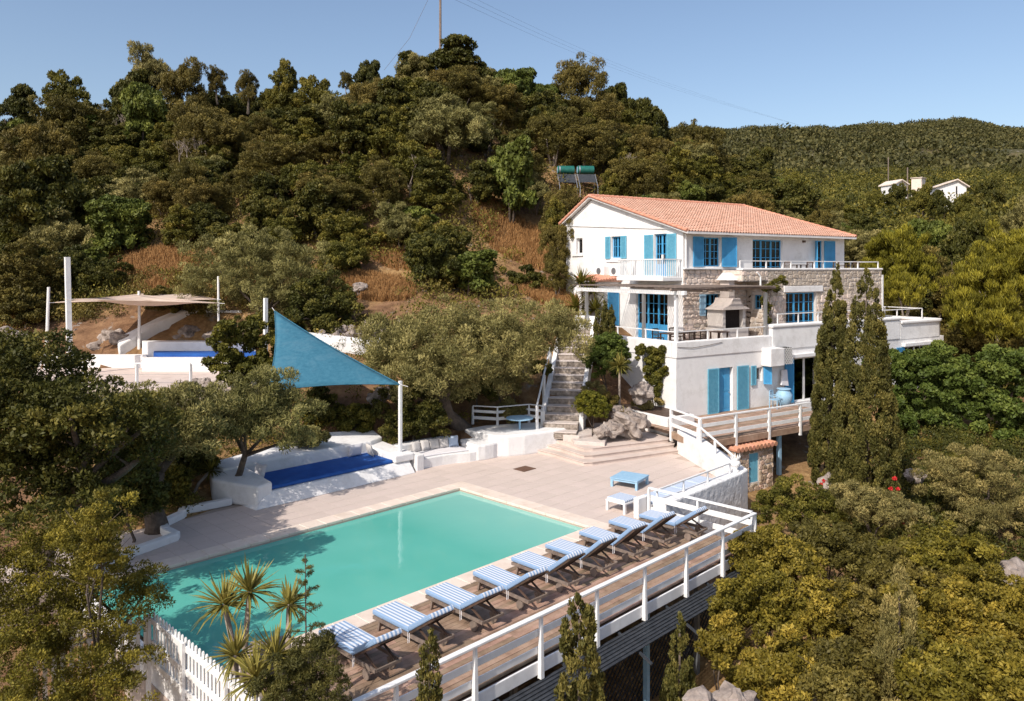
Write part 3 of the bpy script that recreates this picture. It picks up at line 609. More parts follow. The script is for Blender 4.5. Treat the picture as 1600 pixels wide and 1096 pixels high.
# pergola
pe=HT_('pergola','flat white pergola with thin cane laths over the dining terrace','pergola')
for a,b in ((.14,.14),(.14,2.4),(.14,7.0),(6.6,.14)): B(MB().box(a-.07,a+.07,b-.07,b+.07,4.503,6.74),'post',wpaint if (a,b)==(.14,.14) else metal,pe)
B(MB().box(.02,.2,-.5,7.9,6.744,6.94),'beam',wpaint,pe,bev=.01)
B(MB().tube([(-.4,-.02,7.0),(2,.02,6.98),(4.5,-.02,7.03),(7.2,0,7.0)],.07,8).tube([(.3,.3,6.96),(7.1,.3,6.96)],.05,6),'log_beam',greyw,pe)
for t in (1.8,3.6): B(MB().tube([(t,-.3,6.9),(t+.02,3.4,6.92)],.05,8),'log_beam',greyw,pe)
B(MB().tube([(3.9,3.5,6.9),(3.9,7.6,6.92)],.05,8),'log_beam',greyw,pe)
for i in range(60):
    s=-.35+i*.135; t1=6.9 if s<3.3 else 3.9
    B(MB().tube([(-.3+random.uniform(-.1,.1),s,7.09+random.uniform(-.01,.02)),(t1*.5,s+random.uniform(-.03,.03),7.10),(t1+random.uniform(-.1,.1),s+random.uniform(-.04,.04),7.08)],.022,5),'lath',greyw,pe)
# railings in house frame
def hrail(name,label,pts,ztop,zbot,posts,boards=(),grp=None,pw=.07,railw=.07,m=wpaint,root=None,top=.045):
    r=root or HT_(name,label,'railing',grp)
    for i in range(len(pts)-1):
        a,b=pts[i],pts[i+1]; L_=math.dist(a,b); e=.002*i
        B(MB().beam((*a,ztop-top/2+e),(*b,ztop-top/2+e),railw,top),'handrail',m,r)
        for (zb,hb) in boards: B(MB().beam((*a,zb+e),(*b,zb+e),.03,hb),'board',m,r)
        n=max(1,round(L_/posts))
        for k in range(n+1):
            if k==0 and i>0: continue
            x=a[0]+(b[0]-a[0])*k/n; y=a[1]+(b[1]-a[1])*k/n
            B(MB().box(x-pw/2,x+pw/2,y-pw/2,y+pw/2,zbot,ztop-top-.002),'post',m,r)
    return r
hrail('terrace_railing','low white railing round the pergola terrace, above the ivy-covered corner',[(.14,6.5),(.14,.14),(6.6,.14)],4.98,4.502,2.15,pw=.06)
hrail('balcony_railing','white railing on top of the stone-clad upper balcony',[(6.98,2.14),(20.0,2.14),(20.0,6)],8.45,8.032,2.2,pw=.06)
hrail('terrace_railing','short white railing on the raised white parapet left of the cypresses',[(7.6,.15),(14.5,.15)],5.6,5.062,1.6,pw=.05)
hrail('terrace_railing','white railing on the rounded roof terrace right of the cypresses',[(15.0,3.0),(17.2,.9),(22.9,.9),(22.9,6)],5.45,4.0,2.6,pw=.06)
# lower deck in house frame
DK=HT_('wooden_deck','brown timber deck with fascia in front of the ground-floor doors','deck')
dz=.84
B(MB().prism([(-2.85,-4.0),(7.9,-4.2),(7.9,-.01),(-2.0,-.01),(-2.2,-2.0)],dz-.16,dz-.04),'deck_frame',darkw,DK)
for k in range(28):
    y=-4.16+k*.15; x0=-2.85+max(0,(y+4.0))*.33 if y<-2 else -2.19+(y+2)*.1
    xs=[x0,.6+random.uniform(-.8,.8),4.2+random.uniform(-.8,.8),7.9]
    for a,b in zip(xs,xs[1:]): B(MB().box(a+.003,b-.003,y+.004,y+.146,dz-.036,dz),'deck_board',deckw,DK)
B(MB().box(-2.8,7.9,-4.26,-4.17,dz-.28,dz-.02),'fascia',deckw,DK)
B(MB().beam((-2.88,-4.05,dz-.15),(-2.25,-2.0,dz-.15),.05,.26),'fascia',deckw,DK)
for x in (2.5,7.2): B(MB().box(x-.08,x+.08,-4.0,-3.84,-2.2,dz-.17),'support_post',lblue if x==2.5 else wpaint,DK)
hrail('deck_railing','white post-and-board railing along the wooden deck of the villa',[(-2.2,-1.9),(-2.84,-4.2),(7.8,-4.3)],dz+1.02,dz-.42,2.02,boards=((dz+.30,.15),(dz+.68,.14)),pw=.11,railw=.12,top=.05)
# planter box and steps of the side wall
B(MB().box(-1.75,-.01,-1.2,3.0,-.2,1.25),'planter_wall',plaster,villa,bev=.03)
B(MB().box(-1.6,-.15,-1.0,2.9,1.255,1.29),'planter_soil',darkw,villa)
# ---------------------------------------------------------------- pool and patio
PX0,PX1,PY0,PY1=6.75,18.75,15.1,21.1     # water
CX1,CY0,CY1=19.38,14.5,21.68             # outer edge of coping
pool=thing('swimming_pool','long rectangular pool of turquoise water with pale stone coping','pool',(PX0,PY0,0))
def bw(mb,name,m,parent,**k): return mb.build(name,m,parent,**k)
n=60; vs=[];fs=[]
me=MB().add([(PX0-.3,PY0-.02,-.09),(PX1+.02,PY0-.02,-.09),(PX1+.02,PY1+.02,-.09),(PX0-.3,PY1+.02,-.09)],[(0,1,2,3)])
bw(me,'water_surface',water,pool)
# coping stones, individually
def coping(x0,x1,y0,y1,along):
    L_=(x1-x0) if along=='x' else (y1-y0); k=round(L_/.62)
    for i in range(k):
        g=.004; t=random.uniform(-.003,.003)
        if along=='x': b=MB().box(x0+L_*i/k+g,x0+L_*(i+1)/k-g,y0+g,y1-g,-.05+t,.035+t)
        else: b=MB().box(x0+g,x1-g,y0+L_*i/k+g,y0+L_*(i+1)/k-g,-.05+t,.035+t)
        bw(b,'coping_stone',copem,pool,bev=.012,seg=1)
coping(7.1,CX1,CY0,PY0,'x'); coping(6.35,CX1,PY1,CY1,'x'); coping(PX1,CX1,PY0,PY1,'y')
bw(MB().box(6.3,CX1-.02,CY0+.02,PY0+.002,-.5,-.052).box(6.3,CX1-.02,PY1-.002,CY1-.02,-.5,-.052).box(PX1-.002,CX1-.02,PY0+.003,PY1-.003,-.5,-.052),'pool_wall',groutm,pool)
# patio base (retaining mass) around the pool
base=MB()
base.prism([(4.2,21.69),(31,21.69),(31,26.9),(12,26.9),(9.8,25.2),(4.2,25.0)],-3,-.012)
base.prism([(CX1+.005,14.0),(26.2,14.0),(29.2,18.6),(31.5,19.0),(31.5,21.685),(CX1+.005,21.685)],-3,-.013)
base.prism([(6.2,14.2),(CX1,14.2),(CX1,21.685),(6.2,21.685)],-3.2,-.6)
bs=base.build('patio_base',groutm); tag(bs,kind='structure')
# patio tiles
patio=tag(MB().box(19.5,19.6,14.6,14.7,-.013,-.0125).build('patio',groutm),kind='structure')
TS=.62; cnt=0
poly=[(4.3,21.70),(30.9,21.70),(30.9,26),(4.3,26)]; nt_=0
tme={}
for vi in range(4):
    g=.004; m_=MB().box(-TS/2+g,TS/2-g,-TS/2+g,TS/2-g,-.012,0).build('patio_tile',tilem); tme[vi]=m_.data; bpy.data.objects.remove(m_)
def tile(cx_,cy_):
    o=bpy.data.objects.new('patio_tile',tme[random.randrange(4)]); COL.objects.link(o); o.parent=patio; o.location=(cx_,cy_,random.uniform(-.0012,.0012)); o.rotation_euler=(random.uniform(-.0012,.0012),random.uniform(-.0012,.0012),0)
y=CY1+.01+TS/2; rows=0
while y<25.6:
    x=CX1+.01+TS/2-TS*24
    while x<30:
        keep= (x>5 and y<24.6+.0) and not (x>26 and y>20.0) 
        if x<12 and y>25.1-TS/2: keep=False
        if keep: tile(x,y)
        x+=TS
    y+=TS
y=CY1+.01-TS/2
while y>14.2:
    x=CX1+.01+TS/2
    while x<29.6:
        lim=26.0+(y-14.0)*.68
        if x<lim-.2 and not (x>25.6 and y>20.3) : tile(x,y)
        x+=TS
    y-=TS
gr=solo(MB().box(22.05,22.75,21.0,21.6,.002,.02),'drain_cover',mat('rusty_cover',[(.10,.05,.03),(.16,.09,.06)],.8,9),'square rusty brown drain cover set in the patio paving','drain cover',(22.4,21.3,0),bev=.004)
# three broad patio steps and landing
stp=thing('patio_steps','three broad pale stone steps from the patio up to the rocks and the villa deck','steps',(27,20,0))
P0=[(24.45,19.95),(29.05,18.35),(29.9,18.9),(31.2,23.4),(27,24.5),(24.6,22.6),(24.3,21.0)]
def inset(k): return [(24.45+.46*k,19.95+.36*k),(24.75+.45*k,19.72+.36*k),(29.05+.12*k,18.35+.38*k),(29.9,18.9+.2*k),(31.2,23.4),(27,24.5),(24.75+.5*k,22.75+.05*k),(24.72+.46*k,21.7+.1*k),(24.5+.46*k,20.5+.22*k)]
for k in range(3):
    bw(MB().prism(inset(k),.001 if k==0 else .15*k-.02,.15*(k+1)-.035),'riser',tilem,stp)
    ins=inset(k); 
    bw(MB().prism([(a-.03*(1 if a<25.6 else 0),b-.03*(1 if b<20.6 else 0)) for a,b in ins],.15*(k+1)-.0345,.15*(k+1)),'tread',tilem,stp,bev=.01)
# wooden pool deck
deck=thing('pool_deck','weathered timber sun deck beside the pool, carried on posts over the slope','deck',(6.2,10.8,0))
for k in range(26):
    y=10.82+k*.1415
    xs=[6.25]; 
    while xs[-1]<20.8: xs.append(min(20.85,xs[-1]+random.choice((2.4,3.0,3.6))*random.uniform(.9,1.1)))
    if xs[-1]-xs[-2]<.8: xs.pop(-2)
    for a,b in zip(xs,xs[1:]):
        t=random.uniform(-.003,.003); bw(MB().box(a+.003,b-.003,y+.004,y+.1375,-.035+t,t),'deck_board',deckw,deck)
for i in range(13):
    x=6.4+i*1.19; bw(MB().box(x-.04,x+.04,10.84,14.44,-.2,-.04),'joist',darkw,deck)
bw(MB().box(6.2,20.9,10.70,10.745,-.30,-.03),'fascia',wpaint,deck,bev=.01); bw(MB().box(20.86,20.9,10.75,14.3,-.26,-.03),'fascia',wpaint,deck)
bw(MB().box(6.2,20.85,10.76,10.80,-.22,-.05),'rim_beam',darkw,deck)
for i in range(7):
    x=6.6+i*2.35; bw(MB().box(x-.06,x+.06,11.0,11.12,-5.5,-.2),'support_post',lblue if i==4 else greymetal,deck)
# dark slatted awning under the deck edge
aw=thing('slatted_awning','dark slatted awning sloping out below the edge of the pool deck','awning',(6.2,10.0,-.6))
for k in range(7):
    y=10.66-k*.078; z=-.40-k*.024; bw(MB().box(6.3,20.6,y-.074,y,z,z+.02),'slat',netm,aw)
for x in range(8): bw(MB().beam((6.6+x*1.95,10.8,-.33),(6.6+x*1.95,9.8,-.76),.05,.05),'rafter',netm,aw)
# lattice screen under the deck
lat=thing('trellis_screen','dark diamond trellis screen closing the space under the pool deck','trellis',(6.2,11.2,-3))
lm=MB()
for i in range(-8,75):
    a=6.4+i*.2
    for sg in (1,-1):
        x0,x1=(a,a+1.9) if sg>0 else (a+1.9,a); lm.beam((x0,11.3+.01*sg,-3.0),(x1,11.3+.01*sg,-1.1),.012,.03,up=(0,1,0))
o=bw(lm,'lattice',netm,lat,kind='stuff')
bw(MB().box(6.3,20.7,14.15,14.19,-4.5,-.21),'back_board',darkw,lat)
# railing along the deck
def wrail(name,label,pts,zf,h,boards,spacing,root=None,pw=.1,below=.3,rw=.12,grp=None,m=wpaint,skipends=False,cat='railing'):
    r=root or thing(name,label,cat,(pts[0][0],pts[0][1],zf),0,grp)
    for i in range(len(pts)-1):
        a,b=pts[i],pts[i+1]; L_=math.dist(a,b); e=.003*i; za=zf if not isinstance(zf,(list,tuple)) else zf[i]; 
        bw(MB().beam((*a,zf+h-.03+e),(*b,zf+h-.03+e),rw,.05),'handrail',m,r,bev=.008)
        k=max(1,round(L_/spacing)); nx_=(-(b[1]-a[1])/L_*.07,(b[0]-a[0])/L_*.07)
        for zb,hb in boards: bw(MB().beam((a[0]+nx_[0],a[1]+nx_[1],zf+zb+e),(b[0]+nx_[0],b[1]+nx_[1],zf+zb+e),.03,hb),'board',m,r,bev=.005)
        for j in range(k+1):
            if j==0 and i>0: continue
            x=a[0]+(b[0]-a[0])*j/k; y=a[1]+(b[1]-a[1])*j/k
            bw(MB().add([(x-pw*.5,y-pw*.5,zf-below),(x+pw*.5,y-pw*.5,zf-below),(x+pw*.5,y+pw*.5,zf-below),(x-pw*.5,y+pw*.5,zf-below),(x-pw*.3,y-pw*.3,zf+h-.055),(x+pw*.3,y-pw*.3,zf+h-.055),(x+pw*.3,y+pw*.3,zf+h-.055),(x-pw*.3,y+pw*.3,zf+h-.055)],[(0,3,2,1),(4,5,6,7),(0,1,5,4),(1,2,6,5),(2,3,7,6),(3,0,4,7)]),'post',m,r)
    return r
wrail('deck_railing','long white post-and-board railing round the outer edge of the pool deck',[(6.2,10.66),(20.85,10.66)],0,.97,((.20,.14),(.55,.14)),1.83,below=.36)
wrail('deck_railing','short white post-and-board railing across the far end of the pool deck',[(20.9,14.35),(20.9,10.78)],0,.965,((.22,.17),(.60,.17)),1.75,below=.05)
# picket fence
pf=thing('picket_fence','white picket fence with rounded tips at the near end of the pool','fence',(6.15,10.7,0))
y=10.8; k=0
while y<16.2:
    tip=MB(); y0,y1=y,y+.085; tip.prism([(0,0)],0,0) if False else None
    vs=[(6.12,y0),(6.12,y1)]
    prof=[(y0,-.12),(y1,-.12),(y1,.98),(y1-.012,1.02),((y0+y1)/2,1.045),(y0+.012,1.02),(y0,.98)]
    tip.add([(6.10,a,z) for a,z in prof]+[(6.122,a,z) for a,z in prof],[tuple(range(7))[::-1],tuple(range(7,14))]+[(i,(i+1)%7,7+(i+1)%7,7+i) for i in range(7)])
    bw(tip,'picket',wpaint,pf); y+=.152
for z in (.04,.42,.86): bw(MB().box(6.062,6.098,10.75,16.25,z-.055,z+.055),'rail',wpaint,pf)
for yy in (10.95,12.85,14.6,16.25): bw(MB().box(6.0,6.06,yy-.06,yy+.06,-.9,.98),'post',wpaint,pf)
for i in range(14):
    xx=5.98-i*.15; bw(MB().box(xx-.04,xx+.035,16.25,16.272,-.1,1.0),'picket',wpaint,pf)
for z in (.1,.84): bw(MB().box(4.3,6.1,16.276,16.31,z-.04,z+.04),'rail',wpaint,pf)
bw(MB().box(6.22,6.36,10.9,21.6,-3.2,-.06),'fence_wall',plaster,pf,bev=.02)
# right-hand parapet wall, rail, bench
pw_=thing('parapet_wall','roughly whitewashed retaining wall along the right side of the patio','wall',(20.9,14.1,0))
bw(MB().prism([(20.95,13.75),(26.1,13.85),(26.1,14.35),(20.95,14.25)],-2.6,.52),'wall_body',rough_pl,pw_,bev=.05)
bw(MB().prism([(26.1,13.86),(26.65,13.9),(29.55,18.1),(29.05,18.5),(26.105,14.36)],-2.2,[.52,.56,1.0,1.0,.52]),'wall_body',plaster,pw_,bev=.05)
rr_=wrail('patio_railing','slim white railing on top of the whitewashed parapet wall',[(21.0,14.1),(25.75,14.15)],.5,.42,(),1.6,pw=.07,below=-.03,rw=.06)
r2=thing('patio_railing','sloping white handrail from the villa deck corner down to the white urn','railing',(28.2,17.0,.9))
bw(MB().beam((28.3,17.0,1.5),(26.35,14.3,1.0),.07,.05),'handrail',wpaint,r2)
for f in (.0,.5,.97):
    x,y,zb,zt=28.3-1.95*f,17.0-2.7*f,.86-.33*f,1.47-.5*f; bw(MB().box(x-.04,x+.04,y-.04,y+.04,zb-.15,zt),'post',wpaint,r2)
ur=thing('urn','white urn with a crown of pointed leaves on the corner of the parapet wall','urn',(26.15,14.15,.52))
bw(MB().lathe((26.15,14.15,.52),[(.16,0),(.16,.05),(.07,.09),(.16,.2),(.2,.32),(.15,.4)],16),'bowl',plaster,ur,smooth=True)
for i in range(12):
    a=i*2*PI/12; r0=.13; t=Vector((math.cos(a),math.sin(a),0)); s_=Vector((-math.sin(a),math.cos(a),0))
    c=Vector((26.15,14.15,.88)); bw(MB().add([c+t*r0-s_*.05,c+t*r0+s_*.05,c+t*(r0+.07)+Vector((0,0,.26+.05*(i%2))),c+t*(r0-.04)-s_*.03,c+t*(r0-.04)+s_*.03],[(0,1,2),(3,2,4),(0,2,3),(1,4,2)]),'pointed_leaf',plaster,ur)
bn=thing('bench','white daybed bench with pale blue cushions along the parapet wall','bench',(23,14.7,0))
bw(MB().box(21.2,25.2,14.3,15.15,0.003,.30),'base',plaster,bn,bev=.02)
for i in range(4): bw(MB().box(21.25+i*.98,22.2+i*.98,14.33,15.12,.304,.40),'cushion',paleblue,bn,bev=.03)
lb=thing('bench','small white slatted bench with blue striped cushion beside the white panel','bench',(21.0,15.4,0))
for x,y in ((20.55,15.05),(21.25,15.05),(20.55,15.75),(21.25,15.75)): bw(MB().box(x-.04,x+.04,y-.04,y+.04,.002,.30),'leg',wpaint,lb)
bw(MB().box(20.5,21.3,15.0,15.8,.304,.36),'seat',wpaint,lb,bev=.01); o=bw(MB().box(20.53,21.27,15.03,15.77,.364,.44),'cushion',stripem,lb,bev=.03)
solo(MB().prism([(20.42,14.42),(20.98,14.42),(20.98,14.62),(20.42,14.62)],.003,.66),'screen_panel',plaster,'plain white masonry block beside the first post of the short deck railing','block',(20.7,14.5,0),bev=.03)
# coffee table
ct=thing('low_table','low square pale blue wooden table alone on the patio','table',(23.45,16.95,0),R(12)); ct.scale=(.88,.88,.9)
def lb_(mb,name,m,par,**k): return mb.build(name,m,par,off=(0,0,0),**k)
for i in range(7): lb_(MB().box(-.62+i*.178,-.62+i*.178+.172,-.62,.62,.34,.375),'plank',lblue,ct)
for sx in (-1,1):
    for sy in (-1,1): lb_(MB().box(sx*.55-.05,sx*.55+.05,sy*.55-.05,sy*.55+.05,.002,.339),'leg',lblue,ct)
lb_(MB().box(-.5,.5,-.58,-.55,.25,.339).box(-.5,.5,.55,.58,.25,.339).box(-.58,-.55,-.5,.5,.25,.339).box(.55,.58,-.5,.5,.25,.339),'apron',lblue,ct)
# sun loungers
def lounger(loc,rz,label,tilt):
    r=thing('sun_lounger',label,'sun lounger',loc,rz,'sun loungers in a row on the pool deck')
    # foot end at +y, head at -y ; local origin centre of seat
    for sx in (-1,1):
        lb_(MB().box(sx*.31-.022,sx*.31+.022,-.98,.98,.24,.31),'side_rail',darkw if False else greyw,r)
        lb_(MB().beam((sx*.27,.78,.24),(sx*.27,.84,.0),.06,.05),'leg',greyw,r)
        lb_(MB().beam((sx*.27,-.62,.24),(sx*.27,-.7,.0),.06,.05),'leg',greyw,r)
        lb_(MB().tube([(sx*.29,-.68,.12),(sx*.33,-.68,.12)],.11,16),'wheel',greyw,r)
        lb_(MB().beam((sx*.24,-.95,.26),(sx*.24,-.42,.31+.22*math.sin(tilt)*1.6),.035,.035),'prop_arm',darkw,r)
    lb_(MB().box(-.29,.29,-.99,-.95,.245,.30).box(-.29,.29,.94,.98,.245,.30).box(-.24,.24,.79,.83,.1,.14),'cross_bar',greyw,r)
    for k in range(13): lb_(MB().box(-.285,.285,-.24+k*.092,-.24+k*.092+.062,.312,.328),'slat',greyw,r)
    m=MB(); m.box(-.335,.335,-.27,1.0,.332,.44); lb_(m,'seat_cushion',stripem,r,bev=.03)
    # backrest pivot at y=-.27,z=.34
    c,s=math.cos(tilt),math.sin(tilt)
    def rot(x,y,z): return (x,-.27-(y*c-z*s)*1.0+ (0), .35+y*s+z*c)
    def rbox(x0,x1,y0,y1,z0,z1):
        b=MB().box(x0,x1,y0,y1,z0,z1); b.v=[rot(*q) for q in b.v]; b.f=[f[::-1] for f in b.f]; return b
    lb_(rbox(-.335,.335,.03,.88,.0,.11),'back_cushion',stripem,r,bev=.03)
    lb_(rbox(-.31,-.27,0,.9,-.05,-.004).add(*(lambda q:(q.v,q.f))(rbox(.27,.31,0,.9,-.05,-.004))),'back_frame',darkw,r)
    for k in range(8): lb_(rbox(-.268,.268,.04+k*.105,.11+k*.105,-.03,-.008),'back_slat',darkw,r)
    lb_(MB().beam((-.33,-.25,.34),(-.345,-.27,.12),.012).beam((-.33,-.3,.34),(-.36,-.33,.16),.012),'tie',whitecush,r)
    return r
LN=['nearest sun lounger of the row, beside the yuccas, backrest raised','second sun lounger counting from the yuccas','third sun lounger counting from the yuccas','fourth sun lounger counting from the yuccas, with its wheel showing','fifth and middle sun lounger of the row by the pool','fourth sun lounger counting back from the far deck railing','third sun lounger counting back from the far deck railing','sun lounger next to last at the far end of the deck','last sun lounger at the far end, only its raised backrest clear of its neighbour']
for i,x in enumerate((9.05,10.42,11.9,13.4,14.78,16.12,17.55,18.95,20.12)):
    lounger((x,13.25 if i<8 else 12.95,0.002),R(random.uniform(-2.5,2.5)),LN[i],R((32,34,33,35,38,41,42,40,36)[i]))
# ---------------------------------------------------------------- daybed, bench, ledge, curb
db=thing('built_in_daybed','large built-in white daybed with a royal blue mattress by the pool','daybed',(15,25,0))
bw(MB().add([(12.3,23.95,0),(19.0,23.95,0),(19.0,24.35,.42),(12.9,24.35,.42),(12.1,26.6,0),(19,26.6,0),(19,26.6,.42),(12.9,26.6,.42)],[(0,1,2,3),(3,2,6,7),(1,5,6,2),(0,3,7,4),(5,4,7,6),(0,4,5,1)]),'base',plaster,db,bev=.04)
bw(MB().prism([(11.7,25.9),(12.5,24.2),(13.1,24.3),(13.15,26.3),(12.2,27.2)],.0,[.78,.70,.74,.9,.92]),'arm',plaster,db,bev=.08)
bw(MB().prism([(18.25,24.28),(19.15,24.24),(19.2,26.6),(18.3,26.4)],.43,[.72,.72,.85,.85]),'arm',plaster,db,bev=.05)
bw(MB().prism([(12.3,26.35),(15.5,26.3),(18.4,26.1),(19.2,26.4),(19.4,27.4),(17.5,27.9),(14.5,27.6),(12.3,27.4)],-.2,[.95,1.0,1.0,1.0,1.15,1.25,1.15,1.0]),'back_wall',plaster,db,bev=.07)
bw(MB().prism([(13.1,24.42),(18.25,24.42),(18.3,26.2),(13.15,26.28)],.425,.56),'mattress',bluemat,db,bev=.05)
def cushion(c,rz,tilt,sz,m,label=None,par=None,name='pillow',th=.16,cat='pillow',grp=None):
    bm=bmesh.new(); bmesh.ops.create_grid(bm,x_segments=8,y_segments=8,size=.5); V0=[v.co.copy() for v in bm.verts]; bm.free()
    mb=MB(); n=9
    pts=[]
    for sgn in (1,-1):
        for j in range(n):
            for i in range(n):
                u=i/(n-1)*2-1; v=j/(n-1)*2-1; h=(1-u**4)*(1-v**4); h=max(h,0)**.5; e=1-.07*(1-abs(u)**2)*(abs(v)**4)-0; e2=1-.07*(1-abs(v)**2)*(abs(u)**4)
                pts.append((u*sz[0]/2*e2,sgn*h*th/2,(v*e*.5+.5)*sz[1]))
    fs=[]
    for b,sg in ((0,1),(n*n,-1)):
        for j in range(n-1):
            for i in range(n-1):
                q=(b+j*n+i,b+j*n+i+1,b+(j+1)*n+i+1,b+(j+1)*n+i); fs.append(q[::-1] if sg>0 else q)
    M=Matrix.Rotation(rz,4,'Z')@Matrix.Rotation(tilt,4,'X'); mb.add([tuple(M@Vector(p)) for p in pts],fs)
    o=mb.build(name,m,None,smooth=True); o.location=c
    if par: o.parent=par; o.location=tuple(Vector(c)-par.location)
    if label: tag(o,label,cat,grp)
    return o
cushion((17.55,26.0,.565),0,R(14),(.62,.5),whitecush,'pale square pillow at the right end of the blue mattress')
cushion((18.05,25.6,.565),R(75),R(-14),(.55,.48),greycush,'grey pillow leaning on the right arm of the blue mattress daybed')
cushion((13.3,25.7,.565),R(-80),R(-16),(.6,.5),whitecush,'white pillow at the left end of the blue mattress, in tree shade')
bp=thing('curved_bench','curved white masonry bench with a row of grey cushions','bench',(20.5,24.5,0))
fr_pts=[(19.22,24.25),(19.8,24.2),(20.5,24.12),(21.1,23.95),(21.65,23.7)]; bk_pts=[(22.0,24.9),(21.3,25.1),(20.5,25.25),(19.8,25.35),(19.22,25.4)]
bw(MB().prism(fr_pts+[(22.0,23.65),(22.2,24.5)]+bk_pts,-.05,.40),'seat_base',plaster,bp,bev=.04)
bw(MB().prism([(19.22,25.4),(19.8,25.35),(20.5,25.25),(21.3,25.1),(22.0,24.85),(22.3,25.2),(21.4,25.6),(20.5,25.75),(19.22,25.85)],-.05,.8),'backrest',plaster,bp,bev=.06)
bw(MB().box(19.17,19.55,24.1,25.0,-.05,.62),'arm',plaster,bp,bev=.04)
bw(MB().prism([(19.58,24.35),(20.5,24.25),(21.2,24.05),(21.75,23.9),(21.95,24.7),(21.2,25.0),(20.5,25.15),(19.58,25.3)],.405,.47),'seat_pad',whitecush,bp,bev=.03)
PL=[(19.95,25.12,4),(20.4,25.08,0),(20.82,25.0,-8),(21.24,24.9,-12),(21.66,24.78,-16)]
for i,(x,y,a) in enumerate(PL):
    cushion((x,y-.05,.475),R(a),R(-16),(.46,.44),greycush if i<4 else paleblue,['leftmost grey cushion standing on the curved white bench','second cushion from the left on the curved bench','middle cushion of five on the curved bench','fourth cushion from the left on the curved bench','pale blue cushion, rightmost on the curved bench'][i],name='cushion',cat='cushion')
lg=thing('white_ledge','broad white rendered ledge swelling out between the curved bench and the stone stairs','ledge',(24,23.5,0))
bw(MB().prism([(21.95,23.62),(22.3,23.5),(22.75,23.45),(23.2,23.5),(23.25,24.7),(22.3,25.1),(22.0,24.6)],-.05,.64),'pillar',plaster,lg,bev=.08)
bw(MB().prism([(22.9,23.55),(23.4,23.2),(24.1,22.9),(24.9,22.7),(25.7,22.5),(26.3,22.45),(26.75,22.55),(27.0,22.9),(26.95,23.6),(26.4,24.3),(25.2,25.0),(24.2,25.5),(23.0,25.6)],-.05,.9),'ledge_body',plaster,lg,bev=.1,seg=3)
lr=wrail('ledge_railing','white two-board railing curving along the back of the ledge under the olive tree',[(24.0,26.1),(24.55,25.05),(26.05,24.5),(26.2,23.75)],.9,.86,((.28,.14),(.58,.12)),1.6,pw=.09,below=.02,rw=.07)
curb=thing('garden_curb','low white curb stepping along the left edge of the patio under the trees','curb',(9,23.5,0))
cp=[(6.6,22.05),(8.0,22.65),(9.35,23.05),(9.3,23.7),(9.45,24.45),(10.3,24.95),(10.45,25.3),(12.05,25.2)]
for i,(a,b) in enumerate(zip(cp,cp[1:])):
    bw(MB().beam((*a,.11+.002*i),(*b,.11+.002*i),.26,.24),'curb_section',plaster,curb,bev=.04)
# pole of the blue sail
solo(MB().box(18.72,18.84,24.6,24.72,.72,3.55),'sail_post',wpaint,'white square post carrying the right corner of the blue shade sail','post',(18.78,24.66,.72),bev=.01)
def sail(name,label,A,B_,C,m,sag=.35,cut=.14,n=16):
    A,B_,C=Vector(A),Vector(B_),Vector(C); vs=[];ix={}
    cen=(A+B_+C)/3
    for i in range(n+1):
        for j in range(n+1-i):
            a=i/n;b=j/n;c=1-a-b; p=A*a+B_*b+C*c
            k=27*a*b*c; e=4*(a*b+b*c+c*a)*(1-k)  # pull edge mids inwards
            p=p+(cen-p)*cut*min(1,e)*(1-k); p.z-=sag*k*.6
            ix[(i,j)]=len(vs); vs.append(tuple(p))
    fs=[]
    for i in range(n):
        for j in range(n-i):
            fs.append((ix[(i,j)],ix[(i+1,j)],ix[(i,j+1)]))
            if (i+1,j+1) in ix: fs.append((ix[(i+1,j)],ix[(i+1,j+1)],ix[(i,j+1)]))
    mb=MB().add(vs,fs); o=mb.build(name,m,None,smooth=True,off=tuple(cen)); o.location=cen
    md=o.modifiers.new('thick','SOLIDIFY'); md.thickness=.01
    ed=[ix[(i,0)] for i in range(n+1)]+[ix[(n-j,j)] for j in range(1,n+1)]+[ix[(0,n-j)] for j in range(1,n+1)]
    for q in range(3):
        seg=[Vector(vs[i])-cen for i in ed[q*n:(q+1)*n+1]]; MB().tube(seg,.022,5).build('hem',m,o,smooth=True,off=(0,0,0))
    for c_ in (A,B_,C):
        dv=(c_-cen).normalized(); MB().tube([c_-cen,c_-cen+dv*.35],.012,5).build('rope',whitecush,o,off=(0,0,0))
    return tag(o,label,'shade sail')
T=D(429,35.5,py=486); BLs=D(417,29.5,py=612); Rs=(18.74,24.62,3.42)
T=Vector(T);BLs=Vector(BLs)
sail('blue_shade_sail','large triangular blue shade sail stretched above the daybed',T,BLs,Rs,bluesail,sag=-.25,cut=.10)
def post(px,py0,py1,d,r,name,label,m=wpaint,lean=0,sq=True):
    a=Vector(D(px,d,py=py1)); b=Vector(D(px+lean,d,py=py0)); zg=min(a.z,h1(a.x,a.y))-.3; a.z=min(a.z,zg+.3); a2=a.copy(); a2.z=zg
    mb=MB(); 
    (mb.beam(a2,b,r*2,r*2,up=(0,1,0)) if sq else mb.tube([a2,(a+b)/2+Vector((.03,.02,0)),b],[r,r*.9,r*.8],8))
    return solo(mb,name,m,label,'post',tuple(a2))
post(110,402,582,37.8,.11,'tall_post','tall square white post at the left of the upper terrace',lean=-5)
post(70,449,575,39.5,.09,'crooked_post','crooked peeling white tree-trunk post left of the tall square post',m=plaster,lean=6,sq=False)
post(217,455,545,42,.085,'sail_post','short white post between the two beige sails',m=plaster,sq=False)
post(341,432,540,41,.07,'sail_post','thin white post at the right ends of the beige sails, beside the olive tree',m=plaster,sq=False)
post(415,466,560,37,.08,'sail_post','pale post behind the top corner of the blue sail',m=wpaint)
